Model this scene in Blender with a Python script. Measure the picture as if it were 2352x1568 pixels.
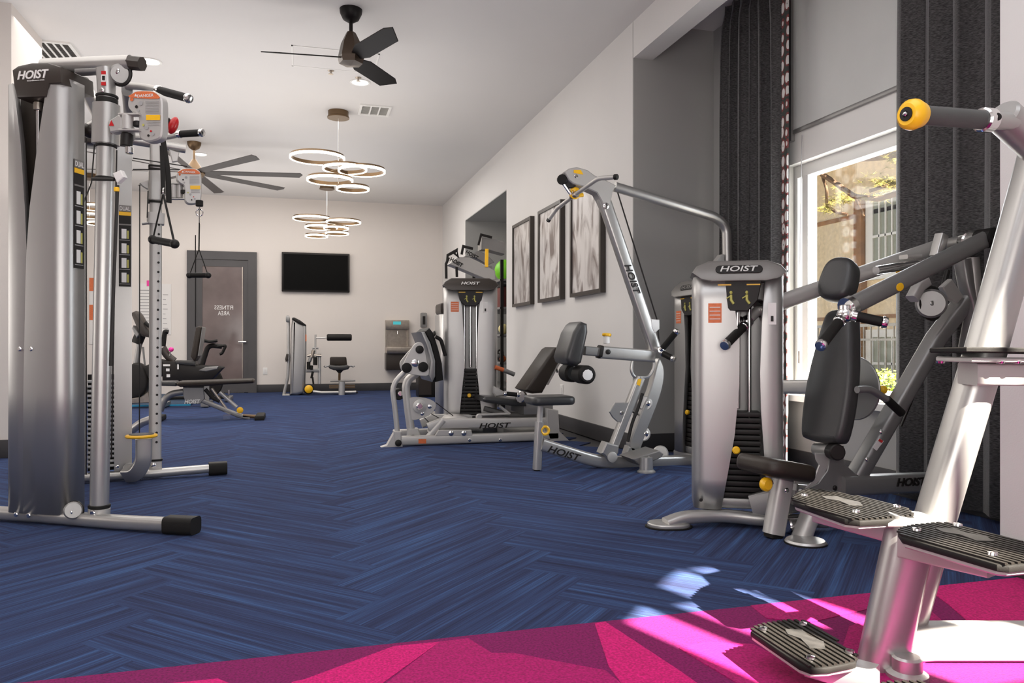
import bpy, bmesh, math, random
from mathutils import Vector as V, Matrix, Euler
random.seed(7)
for o in list(bpy.data.objects): bpy.data.objects.remove(o)
SC = bpy.context.scene; COL = SC.collection
# ---------------------------------------------------------------- camera
FPX, CX, HY, CH = 1750.0, 1176.0, 788.0, 0.85
TH = math.atan(486/1750.0); CT, ST = math.cos(TH), math.sin(TH)
cam = bpy.data.cameras.new('camera'); co = bpy.data.objects.new('camera', cam); COL.objects.link(co)
co.location = (0, 0, CH); co.rotation_euler = (math.pi/2, 0, -TH)
cam.sensor_width = 36; cam.lens = FPX/2352*36; cam.shift_y = (HY-784)/2352; cam.clip_start = .05
SC.camera = co
# ---------------------------------------------------------------- world, sun, lamps, exposure
SC.view_settings.view_transform = 'Standard'; SC.view_settings.look = 'None'
SC.view_settings.gamma = 1; SC.view_settings.use_curve_mapping = False
SC.view_settings.exposure = 0.12
W = bpy.data.worlds.new('sky'); SC.world = W; W.use_nodes = True
wn = W.node_tree.nodes; wl = W.node_tree.links
sky = wn.new('ShaderNodeTexSky'); sky.sky_type = 'HOSEK_WILKIE'; sky.turbidity = 3; sky.ground_albedo = .5
sky.sun_direction = V((.31, -.95, 1.0)).normalized()
wl.new(sky.outputs[0], wn['Background'].inputs[0]); wn['Background'].inputs[1].default_value = 2.9
def sun(d, e, ang, col):
    l = bpy.data.lights.new('sun', 'SUN'); l.energy = e; l.angle = ang; l.color = col
    o = bpy.data.objects.new('sun', l); COL.objects.link(o)
    o.rotation_euler = V(d).to_track_quat('-Z', 'Y').to_euler(); o.location = (0, -6, 6)
SUN_D = V((-.31, .95, -1.0))
sun(SUN_D, 50, .012, (1, .92, .80))
def area(x, y, z, sx, sy, e, col, rot=(0, 0, 0)):
    l = bpy.data.lights.new('area', 'AREA'); l.shape = 'RECTANGLE'; l.size = sx; l.size_y = sy; l.energy = e; l.color = col
    o = bpy.data.objects.new('area_light', l); COL.objects.link(o); o.location = (x, y, z); o.rotation_euler = rot
WARM = (1, .95, .90); COOL = (.90, .95, 1)
area(0.0, 1.2, 3.3, 4.0, 2.0, 50, COOL)  # added fill under the ceiling; this and the next three have no fixture
area(-1.2, 4.2, 3.3, 4.0, 2.5, 45, WARM)
area(-1.5, 8.0, 3.3, 4.5, 3.0, 90, WARM)
area(-.8, 11.2, 3.3, 5.0, 2.4, 115, WARM)
area(-.4, 7.6, 1.9, 3.2, 3.2, 36, WARM, (math.pi, 0, 0))             # added uplight to brighten the ceiling, no such lamp hangs here
area(-.5, 11.3, 1.9, 3.2, 3.2, 34, WARM, (math.pi, 0, 0))  # second added uplight for the ceiling
area(-4.9, 7.5, 1.6, 2.2, 8.0, 130, WARM, (0, -math.pi/2-.35, 0))        # added side fill; the left wall has no glazing
area(-.7, -.25, 1.5, 3.2, 2.0, 90, (1, .97, .93), (math.pi/2+.45, 0, 0))        # added fill from just behind the camera, inside the wall
area(3.45, 3.8, 1.35, 1.5, 1.3, 45, COOL, (0, math.pi/2, 0))        # daylight through the side window
# ---------------------------------------------------------------- pixels to places
def ray(px, py):
    xc = (px-CX)/FPX; zc = -(py-HY)/FPX
    return V((xc*CT+ST, -xc*ST+CT, zc))
C0 = V((0, 0, CH))
def P(px, py, d): return C0+ray(px, py)*d
def zp(px, py, z=0):
    r = ray(px, py); return C0+r*((z-CH)/r.z)
def xp(px, py, X): r = ray(px, py); return C0+r*(X/r.x)
def yp(px, py, Y): r = ray(px, py); return C0+r*(Y/r.y)
class Frame:
    def __init__(s, x, y, yaw):
        a = math.radians(yaw); s.O = V((x, y, 0)); s.ax = V((math.cos(a), math.sin(a), 0)); s.n = V((-math.sin(a), math.cos(a), 0))
    def p(s, px, py, o=0):
        r = ray(px, py); return C0+r*((o+(s.O-C0).dot(s.n))/r.dot(s.n))
    def at(s, a, o, z): return s.O+s.ax*a+s.n*o+V((0, 0, z))
    def crop(s, x0, y0, k):
        return lambda x, y, o=0: s.p(x0+x/k, y0+y/k, o)
Z = V((0, 0, 1))
# ---------------------------------------------------------------- materials
def mat(name, col, rough=.5, metal=0, var=0, vscale=8, bump=0, bscale=200, emit=None, es=1, spec=None, stretch=None, coat=0, alpha=None):
    m = bpy.data.materials.new(name); m.use_nodes = True
    nt = m.node_tree; b = nt.nodes['Principled BSDF']; L = nt.links
    b.inputs['Base Color'].default_value = (*col, 1); b.inputs['Roughness'].default_value = rough; b.inputs['Metallic'].default_value = metal
    if spec is not None: b.inputs['Specular IOR Level'].default_value = spec
    if coat: b.inputs['Coat Weight'].default_value = coat
    tc = nt.nodes.new('ShaderNodeTexCoord'); src = tc.outputs['Object']
    if stretch:
        mp = nt.nodes.new('ShaderNodeMapping'); mp.inputs['Scale'].default_value = stretch; L.new(src, mp.inputs[0]); src = mp.outputs[0]
    if var:
        n = nt.nodes.new('ShaderNodeTexNoise'); n.inputs['Scale'].default_value = vscale; n.inputs['Detail'].default_value = 4; L.new(src, n.inputs[0])
        r = nt.nodes.new('ShaderNodeMapRange'); r.inputs[3].default_value = 1-var; r.inputs[4].default_value = 1+var; r.inputs[1].default_value = .3; r.inputs[2].default_value = .7
        L.new(n.outputs[0], r.inputs[0])
        mx = nt.nodes.new('ShaderNodeVectorMath'); mx.operation = 'SCALE'; mx.inputs[0].default_value = col
        L.new(r.outputs[0], mx.inputs['Scale']); L.new(mx.outputs[0], b.inputs['Base Color'])
    if bump:
        n = nt.nodes.new('ShaderNodeTexNoise'); n.inputs['Scale'].default_value = bscale; n.inputs['Detail'].default_value = 3; L.new(src, n.inputs[0])
        bp = nt.nodes.new('ShaderNodeBump'); bp.inputs['Strength'].default_value = bump; bp.inputs['Distance'].default_value = .002
        L.new(n.outputs[0], bp.inputs['Height']); L.new(bp.outputs[0], b.inputs['Normal'])
    if emit: b.inputs['Emission Color'].default_value = (*emit, 1); b.inputs['Emission Strength'].default_value = es
    return m
M = {}
M['silver'] = mat('silver_paint', (.47, .46, .445), .34, .75, .05, 3, .06, 900)
M['silver2'] = mat('matt_silver_paint', (.50, .485, .465), .42, .45, .05, 3, .05, 900)
M['panel'] = mat('brushed_shroud', (.44, .43, .42), .40, .8, .04, 2, .05, 700, stretch=(1, 1, .05))
M['grey'] = mat('grey_metal_paint', (.27, .265, .26), .38, .6, .05, 4, .05, 600)
M['platew'] = mat('pale_weight_plate', (.45, .45, .44), .4, .3)
M['ventg'] = mat('grey_vent_slats', (.30, .29, .28), .7)
M['chrome'] = mat('chrome', (.78, .77, .76), .14, 1)
M['black'] = mat('black_plastic', (.012, .010, .009), .48, 0, .15, 6, .1, 500, spec=.3)
M['lidb'] = mat('dark_brown_plastic', (.035, .027, .022), .35, 0, .1, 5, .1, 500)
M['lidg'] = mat('grey_plastic_lid', (.19, .18, .17), .4, .3, .08, 5, .1, 500)
M['rubber'] = mat('black_rubber', (.010, .009, .008), .6, 0, .15, 20, .2, 400, spec=.25)
M['vinyl'] = mat('black_vinyl', (.034, .034, .034), .36, 0, .12, 6, .25, 350)
M['vinylb'] = mat('brown_black_vinyl', (.026, .019, .014), .4, 0, .12, 6, .25, 350, spec=.35)
M['yellow'] = mat('yellow_plastic', (.85, .47, .01), .35)
M['red'] = mat('red_plastic', (.50, .012, .015), .3)
M['orange'] = mat('orange_sticker', (.62, .14, .04), .5, 0, .1, 60)
M['white'] = mat('white_plastic', (.75, .74, .72), .45)
M['wall'] = mat('white_wall_paint', (.68, .66, .64), .75, 0, .015, 1.5, .25, 160)
M['wallw'] = mat('warm_white_wall_paint', (.71, .66, .62), .75, 0, .015, 1.5, .25, 160)
M['ceil'] = mat('ceiling_paint', (.70, .68, .66), .8, 0, .015, 1, .25, 160)
M['alc'] = mat('alcove_shade_grey', (.37, .365, .35), .7, 0, .02, 1.5, .2, 160)  # recess shade put into the colour; the paint is the walls' white
M['base'] = mat('dark_baseboard', (.040, .038, .040), .5, 0, .1, 5)
M['door'] = mat('charcoal_door_paint', (.062, .058, .060), .5, 0, .06, 4)
M['glassd'] = mat('tinted_door_glass', (.16, .125, .12), .12, 0, .3, 1.6)
M['wtrim'] = mat('white_trim_paint', (.78, .77, .74), .5)
M['bronze'] = mat('bronze_metal', (.16, .105, .06), .35, .8)
M['fan'] = mat('black_walnut_blade', (.008, .006, .0055), .45, 0, .3, 3, stretch=(1, 8, 1), spec=.2)
M['fan2'] = mat('dark_bronze_blade', (.035, .028, .026), .45, .1)
M['ring'] = mat('ring_diffuser', (1, .9, .75), .5, emit=(1, .88, .70), es=4)
M['bulb'] = mat('downlight_lens', (1, .95, .85), .5, emit=(1, .92, .78), es=12)
M['tv'] = mat('tv_screen', (.002, .002, .002), .6, spec=.1)
M['steel'] = mat('stainless_steel', (.42, .37, .32), .3, .9, .1, 20)
M['green'] = mat('green_ball', (.20, .62, .02), .4)
M['blue'] = mat('blue_rubber', (.03, .10, .55), .5)
M['paper'] = mat('paper', (.72, .70, .68), .7)
M['ink'] = mat('grey_ink', (.33, .32, .32), .7)
M['pink'] = mat('pink_marker', (.80, .04, .32), .5)
M['stucco'] = mat('cream_stucco', (.74, .60, .40), .9, 0, .12, 14, .8, 60)
M['wood'] = mat('brown_timber', (.30, .15, .06), .7, 0, .3, 5)
M['bark'] = mat('pine_bark', (.13, .075, .04), .9, 0, .3, 20)
M['needle'] = mat('pine_needles', (.30, .26, .04), .7, 0, .3, 3)
M['leaf'] = mat('bright_leaves', (.45, .62, .05), .6, 0, .3, 8)
M['wing'] = mat('facade_window_glass', (.30, .31, .24), .2)
def carpet_blue(k):
    m = bpy.data.materials.new('blue_streaked_carpet'); m.use_nodes = True; nt = m.node_tree; L = nt.links; b = nt.nodes['Principled BSDF']
    b.inputs['Roughness'].default_value = .95; b.inputs['Specular IOR Level'].default_value = .1; b.inputs['Sheen Weight'].default_value = .015; b.inputs['Sheen Roughness'].default_value = .5
    uv = nt.nodes.new('ShaderNodeTexCoord')
    mp = nt.nodes.new('ShaderNodeMapping'); mp.inputs['Scale'].default_value = (2.2, 150, 1); L.new(uv.outputs['UV'], mp.inputs[0])
    n = nt.nodes.new('ShaderNodeTexNoise'); n.inputs['Scale'].default_value = 1; n.inputs['Detail'].default_value = 3; L.new(mp.outputs[0], n.inputs[0])
    mp2 = nt.nodes.new('ShaderNodeMapping'); mp2.inputs['Scale'].default_value = (.9, 26, 1); L.new(uv.outputs['UV'], mp2.inputs[0])
    n2 = nt.nodes.new('ShaderNodeTexNoise'); n2.inputs['Scale'].default_value = 1; n2.inputs['Detail'].default_value = 2; L.new(mp2.outputs[0], n2.inputs[0])
    a = nt.nodes.new('ShaderNodeMath'); a.operation = 'MULTIPLY_ADD'; a.inputs[1].default_value = .5; L.new(n2.outputs[0], a.inputs[0])
    h = nt.nodes.new('ShaderNodeMath'); h.operation = 'MULTIPLY'; h.inputs[1].default_value = .5; L.new(n.outputs[0], h.inputs[0]); L.new(h.outputs[0], a.inputs[2])
    r = nt.nodes.new('ShaderNodeValToRGB'); L.new(a.outputs[0], r.inputs[0])
    e = r.color_ramp.elements; e[0].position = .34; e[0].color = (.018, .021, .052, 1); e[1].position = .68; e[1].color = (.046, .098, .225, 1)
    x = e.new(.47); x.color = (.026, .036, .090, 1); x = e.new(.56); x.color = (.032, .055, .135, 1)
    L.new(r.outputs[0], b.inputs['Base Color'])
    f = nt.nodes.new('ShaderNodeTexNoise'); f.inputs['Scale'].default_value = 260; L.new(uv.outputs['Object'], f.inputs[0])
    bp = nt.nodes.new('ShaderNodeBump'); bp.inputs['Strength'].default_value = .5; bp.inputs['Distance'].default_value = .004
    L.new(f.outputs[0], bp.inputs['Height']); L.new(bp.outputs[0], b.inputs['Normal']); return m
M['carpet'] = carpet_blue(0)
def pinkm(n, c):
    m = mat(n, c, .95, 0, .35, 140, .5, 260, spec=.1); b = m.node_tree.nodes['Principled BSDF']; b.inputs['Sheen Weight'].default_value = .06; b.inputs['Sheen Roughness'].default_value = .5; return m
M['pk1'] = pinkm('dark_magenta_carpet', (.175, .003, .080)); M['pk2'] = pinkm('magenta_carpet', (.34, .005, .11)); M['pk3'] = pinkm('bright_magenta_carpet', (.52, .006, .14))
# ---------------------------------------------------------------- mesh builder
def circ(r, n=14, r2=None): r2 = r2 or r; return [(r*math.cos(2*math.pi*i/n), r2*math.sin(2*math.pi*i/n)) for i in range(n)]
def rrect(w, h, r=None, n=3):
    r = min(w, h)*.28 if r is None else min(r, min(w, h)*.49); out = []
    for cx, cy, a0 in ((w/2-r, h/2-r, 0), (-w/2+r, h/2-r, 90), (-w/2+r, -h/2+r, 180), (w/2-r, -h/2+r, 270)):
        for i in range(n+1):
            a = math.radians(a0+90*i/n); out.append((cx+r*math.cos(a), cy+r*math.sin(a)))
    return out
def fil(pts, r, n=5):
    pts = [V(p) for p in pts]; out = [pts[0]]
    for i in range(1, len(pts)-1):
        a, b, c = pts[i-1], pts[i], pts[i+1]; u = (a-b); w = (c-b)
        k = min(r, u.length*.48, w.length*.48); p0 = b+u.normalized()*k; p1 = b+w.normalized()*k
        for j in range(n+1):
            t = j/n; out.append(p0*(1-t)**2+b*2*t*(1-t)+p1*t*t)
    out.append(pts[-1]); return out
ORG = {}
class MB:
    def __init__(s): s.v = []; s.f = []; s.uv = None
    def add(s, vs, fs):
        k = len(s.v); s.v += [V(p) for p in vs]; s.f += [tuple(i+k for i in f) for f in fs]; return s
    def sweep(s, path, prof, up=Z, caps=True, scl=None):
        path = [V(p) for p in path]; n = len(path); m = len(prof); vs = []; up = V(up)
        T = []
        for i in range(n):
            t = (path[min(i+1, n-1)]-path[max(i-1, 0)]).normalized(); T.append(t)
        u = up-T[0]*up.dot(T[0])
        if u.length < .05: u = V((1, 0, 0))-T[0]*T[0].x
        if u.length < .05: u = V((0, 1, 0))-T[0]*T[0].y
        u.normalize()
        for i in range(n):
            u = u-T[i]*u.dot(T[i]); u.normalize(); w = T[i].cross(u)
            k = 1.0
            if 0 < i < n-1:
                c = (path[i]-path[i-1]).normalized().dot((path[i+1]-path[i]).normalized()); k = 1/max(.6, math.sqrt(max(.01, (1+c)/2)))
            q = scl[i] if scl else 1
            for (x, y) in prof: vs.append(path[i]+w*(x*q)+u*(y*q*k))
        fs = []
        for i in range(n-1):
            for j in range(m):
                a = i*m+j; b = i*m+(j+1) % m; fs.append((a, b, b+m, a+m))
        if caps: fs.append(tuple(range(m-1, -1, -1))); fs.append(tuple(range((n-1)*m, n*m)))
        return s.add(vs, fs)
    def tube(s, path, r, n=12, f=0, r2=None, up=Z):
        if f: path = fil(path, f)
        return s.sweep(path, circ(r, n, r2), up)
    def bar(s, path, w, h, f=0, up=Z, r=None):
        if f: path = fil(path, f)
        return s.sweep(path, rrect(w, h, r), up)
    def prism(s, pts, vec, r=0, seg=2):
        pts = [V(p) for p in pts]; vec = V(vec); m = len(pts)
        nn = V((0, 0, 0))
        for i in range(m): nn += pts[i].cross(pts[(i+1) % m])
        nn.normalize()
        if r <= 0: layers = [(0, 0), (0, 1)]
        else:
            L = vec.length; r = min(r, L*.49); layers = []
            for i in range(seg+1):
                a = math.pi/2*i/seg; layers.append((r*(1-math.sin(a)), r*(1-math.cos(a))/L))
            for i in range(seg, -1, -1):
                a = math.pi/2*i/seg; layers.append((r*(1-math.sin(a)), 1-r*(1-math.cos(a))/L))
        ins = []
        for i in range(m):
            a = (pts[i]-pts[i-1]).normalized(); b = (pts[(i+1) % m]-pts[i]).normalized()
            na = nn.cross(a); nb = nn.cross(b); q = na+nb
            if q.length < 1e-6: q = na
            q.normalize(); ins.append(q/max(.5, q.dot(na)))
        vs = []
        for off, t in layers: vs += [pts[i]+ins[i]*off+vec*t for i in range(m)]
        fs = []
        for k in range(len(layers)-1):
            for j in range(m):
                a = k*m+j; b = k*m+(j+1) % m; fs.append((a, b, b+m, a+m))
        fs.append(tuple(range(m-1, -1, -1))); fs.append(tuple(range((len(layers)-1)*m, len(layers)*m)))
        if nn.dot(vec) < 0: fs = [tuple(reversed(f)) for f in fs]
        return s.add(vs, fs)
    def box(s, c, sz, ax=None, r=0):
        c = V(c); X, Y, Zz = ax or (V((1, 0, 0)), V((0, 1, 0)), Z); x, y, z = sz[0]/2, sz[1]/2, sz[2]/2
        return s.prism([c-X*x-Y*y-Zz*z, c+X*x-Y*y-Zz*z, c+X*x+Y*y-Zz*z, c-X*x+Y*y-Zz*z], Zz*sz[2], r)
    def fbox(s, F, a0, a1, o0, o1, z0, z1, r=0):
        return s.prism([F.at(a0, o0, z0), F.at(a1, o0, z0), F.at(a1, o1, z0), F.at(a0, o1, z0)], V((0, 0, z1-z0)), r)
    def lathe(s, prof, o, axis=Z, n=20):
        o = V(o); ax = V(axis).normalized(); u = ax.orthogonal().normalized(); w = ax.cross(u); vs = []; fs = []; m = len(prof)
        for i in range(n):
            a = 2*math.pi*i/n; d = u*math.cos(a)+w*math.sin(a)
            for r, z in prof: vs.append(o+ax*z+d*max(r, 1e-5))
        for i in range(n):
            for j in range(m-1):
                a = i*m+j; b = ((i+1) % n)*m+j; fs.append((a, b, b+1, a+1))
        return s.add(vs, fs)
    def cyl(s, a, b, r, n=18, bev=.15):
        a = V(a); b = V(b); L = (b-a).length; e = min(r*bev, L*.3)
        return s.lathe([(0, 0), (r-e, 0), (r, e), (r, L-e), (r-e, L), (0, L)], a, b-a, n)
    def ball(s, c, r, n=14, sc=(1, 1, 1), rot=None):
        pr = [(r*math.sin(math.pi*i/10), -r*math.cos(math.pi*i/10)) for i in range(11)]; k = len(s.v); s.lathe(pr, (0, 0, 0), Z, n)
        for i in range(k, len(s.v)):
            p = V((s.v[i].x*sc[0], s.v[i].y*sc[1], s.v[i].z*sc[2]))
            if rot: p = rot @ p
            s.v[i] = V(c)+p
        return s
    def torus(s, c, R, r, axis=Z, n=28, m=8, ry=None):
        c = V(c); ax = V(axis).normalized(); u = ax.orthogonal().normalized(); w = ax.cross(u); vs = []; fs = []; ry = ry or r
        for i in range(n):
            a = 2*math.pi*i/n; d = u*math.cos(a)+w*math.sin(a)
            for j in range(m):
                b = 2*math.pi*j/m+math.pi/m; vs.append(c+d*(R+r*math.cos(b))+ax*(ry*math.sin(b)))
        for i in range(n):
            for j in range(m):
                fs.append((i*m+j, ((i+1) % n)*m+j, ((i+1) % n)*m+(j+1) % m, i*m+(j+1) % m))
        return s.add(vs, fs)
    def pad(s, out, c, ax, ay, t, r=.02):
        n = V(ax).cross(V(ay)).normalized(); return s.prism([V(c)+V(ax)*x+V(ay)*y-n*t/2 for x, y in out], n*t, r, 4)
    def build(s, name, m, parent=None, label=None, ang=38, solid=0, kind=None):
        me = bpy.data.meshes.new(name); og = ORG.get(parent.name, V((0, 0, 0))) if parent else V((0, 0, 0))
        me.from_pydata([tuple(p-og) for p in s.v], [], s.f)
        bm = bmesh.new(); bm.from_mesh(me); bmesh.ops.recalc_face_normals(bm, faces=bm.faces); bm.to_mesh(me); bm.free()
        me.shade_smooth(); me.set_sharp_from_angle(angle=math.radians(ang))
        me.materials.append(M[m] if isinstance(m, str) else m)
        o = bpy.data.objects.new(name, me); COL.objects.link(o)
        if parent: o.parent = parent; ORG[o.name] = og
        if label: o['label'] = label
        if kind: o['kind'] = kind
        if solid:
            q = o.modifiers.new('thickness', 'SOLIDIFY'); q.thickness = solid; q.offset = 0
        return o
def thing(name, label, cat, loc, group=None):
    o = bpy.data.objects.new(name, None); COL.objects.link(o); o.location = loc; o.empty_display_size = .1
    o['label'] = label; o['category'] = cat
    if group: o['group'] = group
    ORG[o.name] = V(loc); return o
def tag(o, label, cat, group=None):
    o['label'] = label; o['category'] = cat
    if group: o['group'] = group
    return o
def st(o): o['kind'] = 'structure'; return o
def text(s, c, xd, yd, h, m, parent, ext=.001, shear=0, off=0, name='lettering', width=None):
    cu = bpy.data.curves.new('t', 'FONT'); cu.body = s; cu.align_x = 'CENTER'; cu.align_y = 'CENTER'; cu.size = 1; cu.shear = shear; cu.offset = off; cu.extrude = .5; cu.resolution_u = 3
    ob = bpy.data.objects.new('t', cu); COL.objects.link(ob); bpy.context.view_layer.update()
    me = bpy.data.meshes.new_from_object(ob.evaluated_get(bpy.context.evaluated_depsgraph_get())); bpy.data.objects.remove(ob)
    xs = [v.co.x for v in me.vertices]; ys = [v.co.y for v in me.vertices]; sy = h/(max(ys)-min(ys)); sx = (width/(max(xs)-min(xs))) if width else sy
    mx = (max(xs)+min(xs))/2; my = (max(ys)+min(ys))/2
    xd = V(xd).normalized(); yd = V(yd).normalized(); n = xd.cross(yd).normalized()
    b = MB(); b.v = [V(c)+xd*((v.co.x-mx)*sx)+yd*((v.co.y-my)*sy)+n*(v.co.z*2*ext) for v in me.vertices]; b.f = [tuple(p.vertices) for p in me.polygons]
    return b.build(name, m, parent)
def bx(name, m, parent, lo, hi, r=0, label=None):
    return MB().box([(lo[i]+hi[i])/2 for i in range(3)], [abs(hi[i]-lo[i]) for i in range(3)], None, r).build(name, m, parent, label)
# ================================================================ ROOM
XR, YB, HC = 2.519, 13.86, 3.375; XA = 3.225; YA0, YA1 = 2.255, 5.51; YO0, YO1 = 9.34, 11.83; XL = -5.0; YN = -.35; BT = .135
def clip(poly, a, b, c):     # keep a*x+b*y<=c
    out = []
    for i in range(len(poly)):
        p, q = poly[i], poly[(i+1) % len(poly)]; dp = a*p[0]+b*p[1]-c; dq = a*q[0]+b*q[1]-c
        if dp <= 0: out.append(p)
        if dp*dq < 0: t = dp/(dp-dq); out.append((p[0]+(q[0]-p[0])*t, p[1]+(q[1]-p[1])*t))
    return out
YC = 2.17
fl = st(bx('floor', 'base', None, (XL-.2, YN-.2, -.12), (XA+.1, YB+.2, -.008)))
ORG[fl.name] = V((0, 0, 0))
planks = []; Wd, Ln = .25, 1.0; c45 = math.sqrt(.5); SHX = .28
for i in range(-80, 90):
    for j in range(-8, 9):
        for k in (0, 1):
            ox, oy = i*Wd+j*2*Ln, i*Wd
            r = [(ox, oy), (ox+Ln, oy), (ox+Ln, oy+Wd), (ox, oy+Wd)] if k == 0 else [(ox+Ln, oy-(Ln-Wd)), (ox+Ln+Wd, oy-(Ln-Wd)), (ox+Ln+Wd, oy+Wd), (ox+Ln, oy+Wd)]
            rot = [((x-y)*c45+SHX, (x+y)*c45+4) for x, y in r]
            pl = rot
            for cc in ((-1, 0, -XL), (1, 0, XA), (0, -1, -YC), (0, 1, YB)):
                pl = clip(pl, *cc)
                if len(pl) < 3: break
            if len(pl) < 3: continue
            cx = sum(p[0] for p in pl)/len(pl); cy = sum(p[1] for p in pl)/len(pl)
            if cx > XR+.02 and not (YA0 < cy < YA1 or YO0 < cy < YO1): continue
            a = math.radians(45 if k == 0 else 135); planks.append((cy+abs(cx)*.2, pl, a, random.random()*50))
planks.sort(key=lambda t: t[0])
def plank_mesh(lst, name, kind=None):
    vs = []; fs = []; uvs = []
    for _, pl, a, s in lst:
        k = len(vs); m = len(pl); vs += [(x, y, 0) for x, y in pl]+[(x, y, -.007) for x, y in pl]; fs.append(tuple(range(k, k+m)))
        for q in range(m): fs.append((k+q, k+m+q, k+m+(q+1) % m, k+(q+1) % m))
        uvs.append([(x*math.cos(a)+y*math.sin(a)+s, -x*math.sin(a)+y*math.cos(a)+s*.7) for x, y in pl])
    me = bpy.data.meshes.new(name); me.from_pydata(vs, [], fs); uvl = me.uv_layers.new(name='UVMap')
    # flat map: same uv for top and sides by vertex
    vu = {}
    k = 0
    for (_, pl, a, s), u in zip(lst, uvs):
        m = len(pl)
        for q in range(m): vu[k+q] = u[q]; vu[k+m+q] = u[q]
        k += 2*m
    for lp in me.loops: uvl.data[lp.index].uv = vu[lp.vertex_index]
    me.materials.append(M['carpet']); o = bpy.data.objects.new(name, me); COL.objects.link(o); o.parent = fl
    if kind: o['kind'] = kind
    return o
for p in planks[:295]: plank_mesh([p], 'carpet_plank')
plank_mesh(planks[295:], 'carpet_plank_field', 'stuff')
def fpoly(name, pts, m, z0, z1):
    b = MB(); b.prism([V((p[0], p[1], z0)) for p in pts], V((0, 0, z1-z0))); return b.build(name, m, fl)
fpoly('carpet_field', [(XL, YN), (XA, YN), (XA, YC), (XL, YC)], 'pk1', -.007, 0)
def fz(*a): return [zp(x, y) for x, y in a]
def cl(pts):
    q = [(p[0], p[1]) for p in pts]
    for cc in ((1, 0, XR), (0, 1, YC)): q = clip(q, *cc)
    return q
pk = [('pk3', [(672, 1566), (700, 1560), (905, 1484), (1010, 1474), (880, 1568), (640, 1600)]),
      ('pk2', [(1010, 1474), (1075, 1466), (1130, 1500), (1300, 1568), (1000, 1610), (860, 1590)]),
      ('pk2', [(1130, 1500), (1180, 1500), (1390, 1540), (1440, 1580), (1340, 1620), (1200, 1590)]),
      ('pk3', [(1366, 1432), (1390, 1428), (1560, 1540), (1700, 1640), (1480, 1640), (1398, 1530)]),
      ('pk2', [(1880, 1372), (1720, 1388), (1760, 1420), (1860, 1430), (1990, 1400), (2010, 1352)]),
      ('pk3', [(2120, 1345), (2290, 1320), (2420, 1300), (2420, 1400), (2352, 1440), (2250, 1450), (2180, 1390)]),
      ('pk2', [(1620, 1475), (1560, 1490), (1690, 1568), (1800, 1620), (1900, 1568), (1730, 1480)]),
      ('pk2', [(1950, 1440), (2110, 1380), (2180, 1440), (2100, 1560), (1900, 1600)]),
      ('pk3', [(300, 1580), (500, 1560), (700, 1640), (400, 1720)])]
for i, (m, pts) in enumerate(pk):
    q = cl(fz(*pts))
    if len(q) > 2: fpoly('carpet_patch', q, m, 0, .0012+.0002*i)
T = .12
ce = MB(); ce.box(((XL-T+XR+.01)/2, (YN-T+YB+T)/2, HC+T/2), (XR+.01-XL+T, YB-YN+2*T, T)); ce.box(((XR+.01+XA+.14)/2, (2.0+YB+T)/2, HC+T/2), (XA+.13-XR, YB+T-2.0, T)); st(ce.build('ceiling', 'ceil', None))
st(bx('wall_back', 'wallw', None, (XL-T, YB, 0), (XR, YB+T, HC)))
st(bx('wall_left', 'wallw', None, (XL-T, YN, 0), (XL, YB, HC)))
# right wall, one mesh with two recesses
wr = MB()
def wbox(b, x0, x1, y0, y1, z0, z1): b.box(((x0+x1)/2, (y0+y1)/2, (z0+z1)/2), (x1-x0, y1-y0, z1-z0))
XW = 2.685
wbox(wr, XR, XW, YN, YA0, 0, HC); wbox(wr, XR, XW, YA0, YA1, 3.088, HC); wbox(wr, XR, XA, YA1+.012, YO0-.012, 0, HC)
wbox(wr, XR, XA+T, YO1+.012, YB+T, 0, HC); wbox(wr, XR, XA, YO0-.012, YO1+.012, 2.80, HC)
st(wr.build('wall_right', 'wall', None))
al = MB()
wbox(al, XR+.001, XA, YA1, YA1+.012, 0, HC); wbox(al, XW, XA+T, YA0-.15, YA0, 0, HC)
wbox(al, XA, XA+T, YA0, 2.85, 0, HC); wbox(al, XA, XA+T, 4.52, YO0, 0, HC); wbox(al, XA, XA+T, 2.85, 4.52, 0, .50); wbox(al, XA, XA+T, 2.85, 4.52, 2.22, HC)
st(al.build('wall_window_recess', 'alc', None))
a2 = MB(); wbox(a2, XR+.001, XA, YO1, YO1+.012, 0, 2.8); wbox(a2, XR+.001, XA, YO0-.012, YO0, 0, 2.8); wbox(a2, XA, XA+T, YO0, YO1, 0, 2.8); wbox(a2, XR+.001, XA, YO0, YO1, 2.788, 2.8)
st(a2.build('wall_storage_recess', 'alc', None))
# wall behind the camera its unseen gaps shaped to lay the sun patches
wn_ = MB(); t_ = YN-.012
def ztop(x): return 2.68+.86*(x-1.83)
xs = XL
for x0, x1, gaps in ((1.77, 1.92, [(.1, None)]), (1.92, 2.02, [(.1, 2.28)]), (2.02, 2.12, [(2.42, 2.74)]), (2.12, 2.2, [(2.42, None)]), (2.2, 2.34, [(1.95, 2.2), (2.42, None)]), (2.34, 2.375, [(1.95, 2.2)]), (2.375, 2.46, [(1.95, None)]), (2.46, 2.5, [(1.95, 2.2)])):
    if x0 > xs: wbox(wn_, xs, x0, t_, YN, 0, HC)
    zl = 0
    for g0, g1 in gaps: wbox(wn_, x0, x1, t_, YN, zl, g0); zl = g1
    za, zb = (zl or min(3.1, ztop(x0))), (zl or min(3.1, ztop(x1)))
    wn_.prism([V((x0, YN, za)), V((x1, YN, zb)), V((x1, YN, HC)), V((x0, YN, HC))], V((0, t_-YN, 0))); xs = x1
wbox(wn_, xs, XR, t_, YN, 0, HC)
st(wn_.build('wall_near', 'wall', None))
def trimb(name, lo, hi, m='base'): return st(bx(name, m, None, lo, hi, .004))
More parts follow.
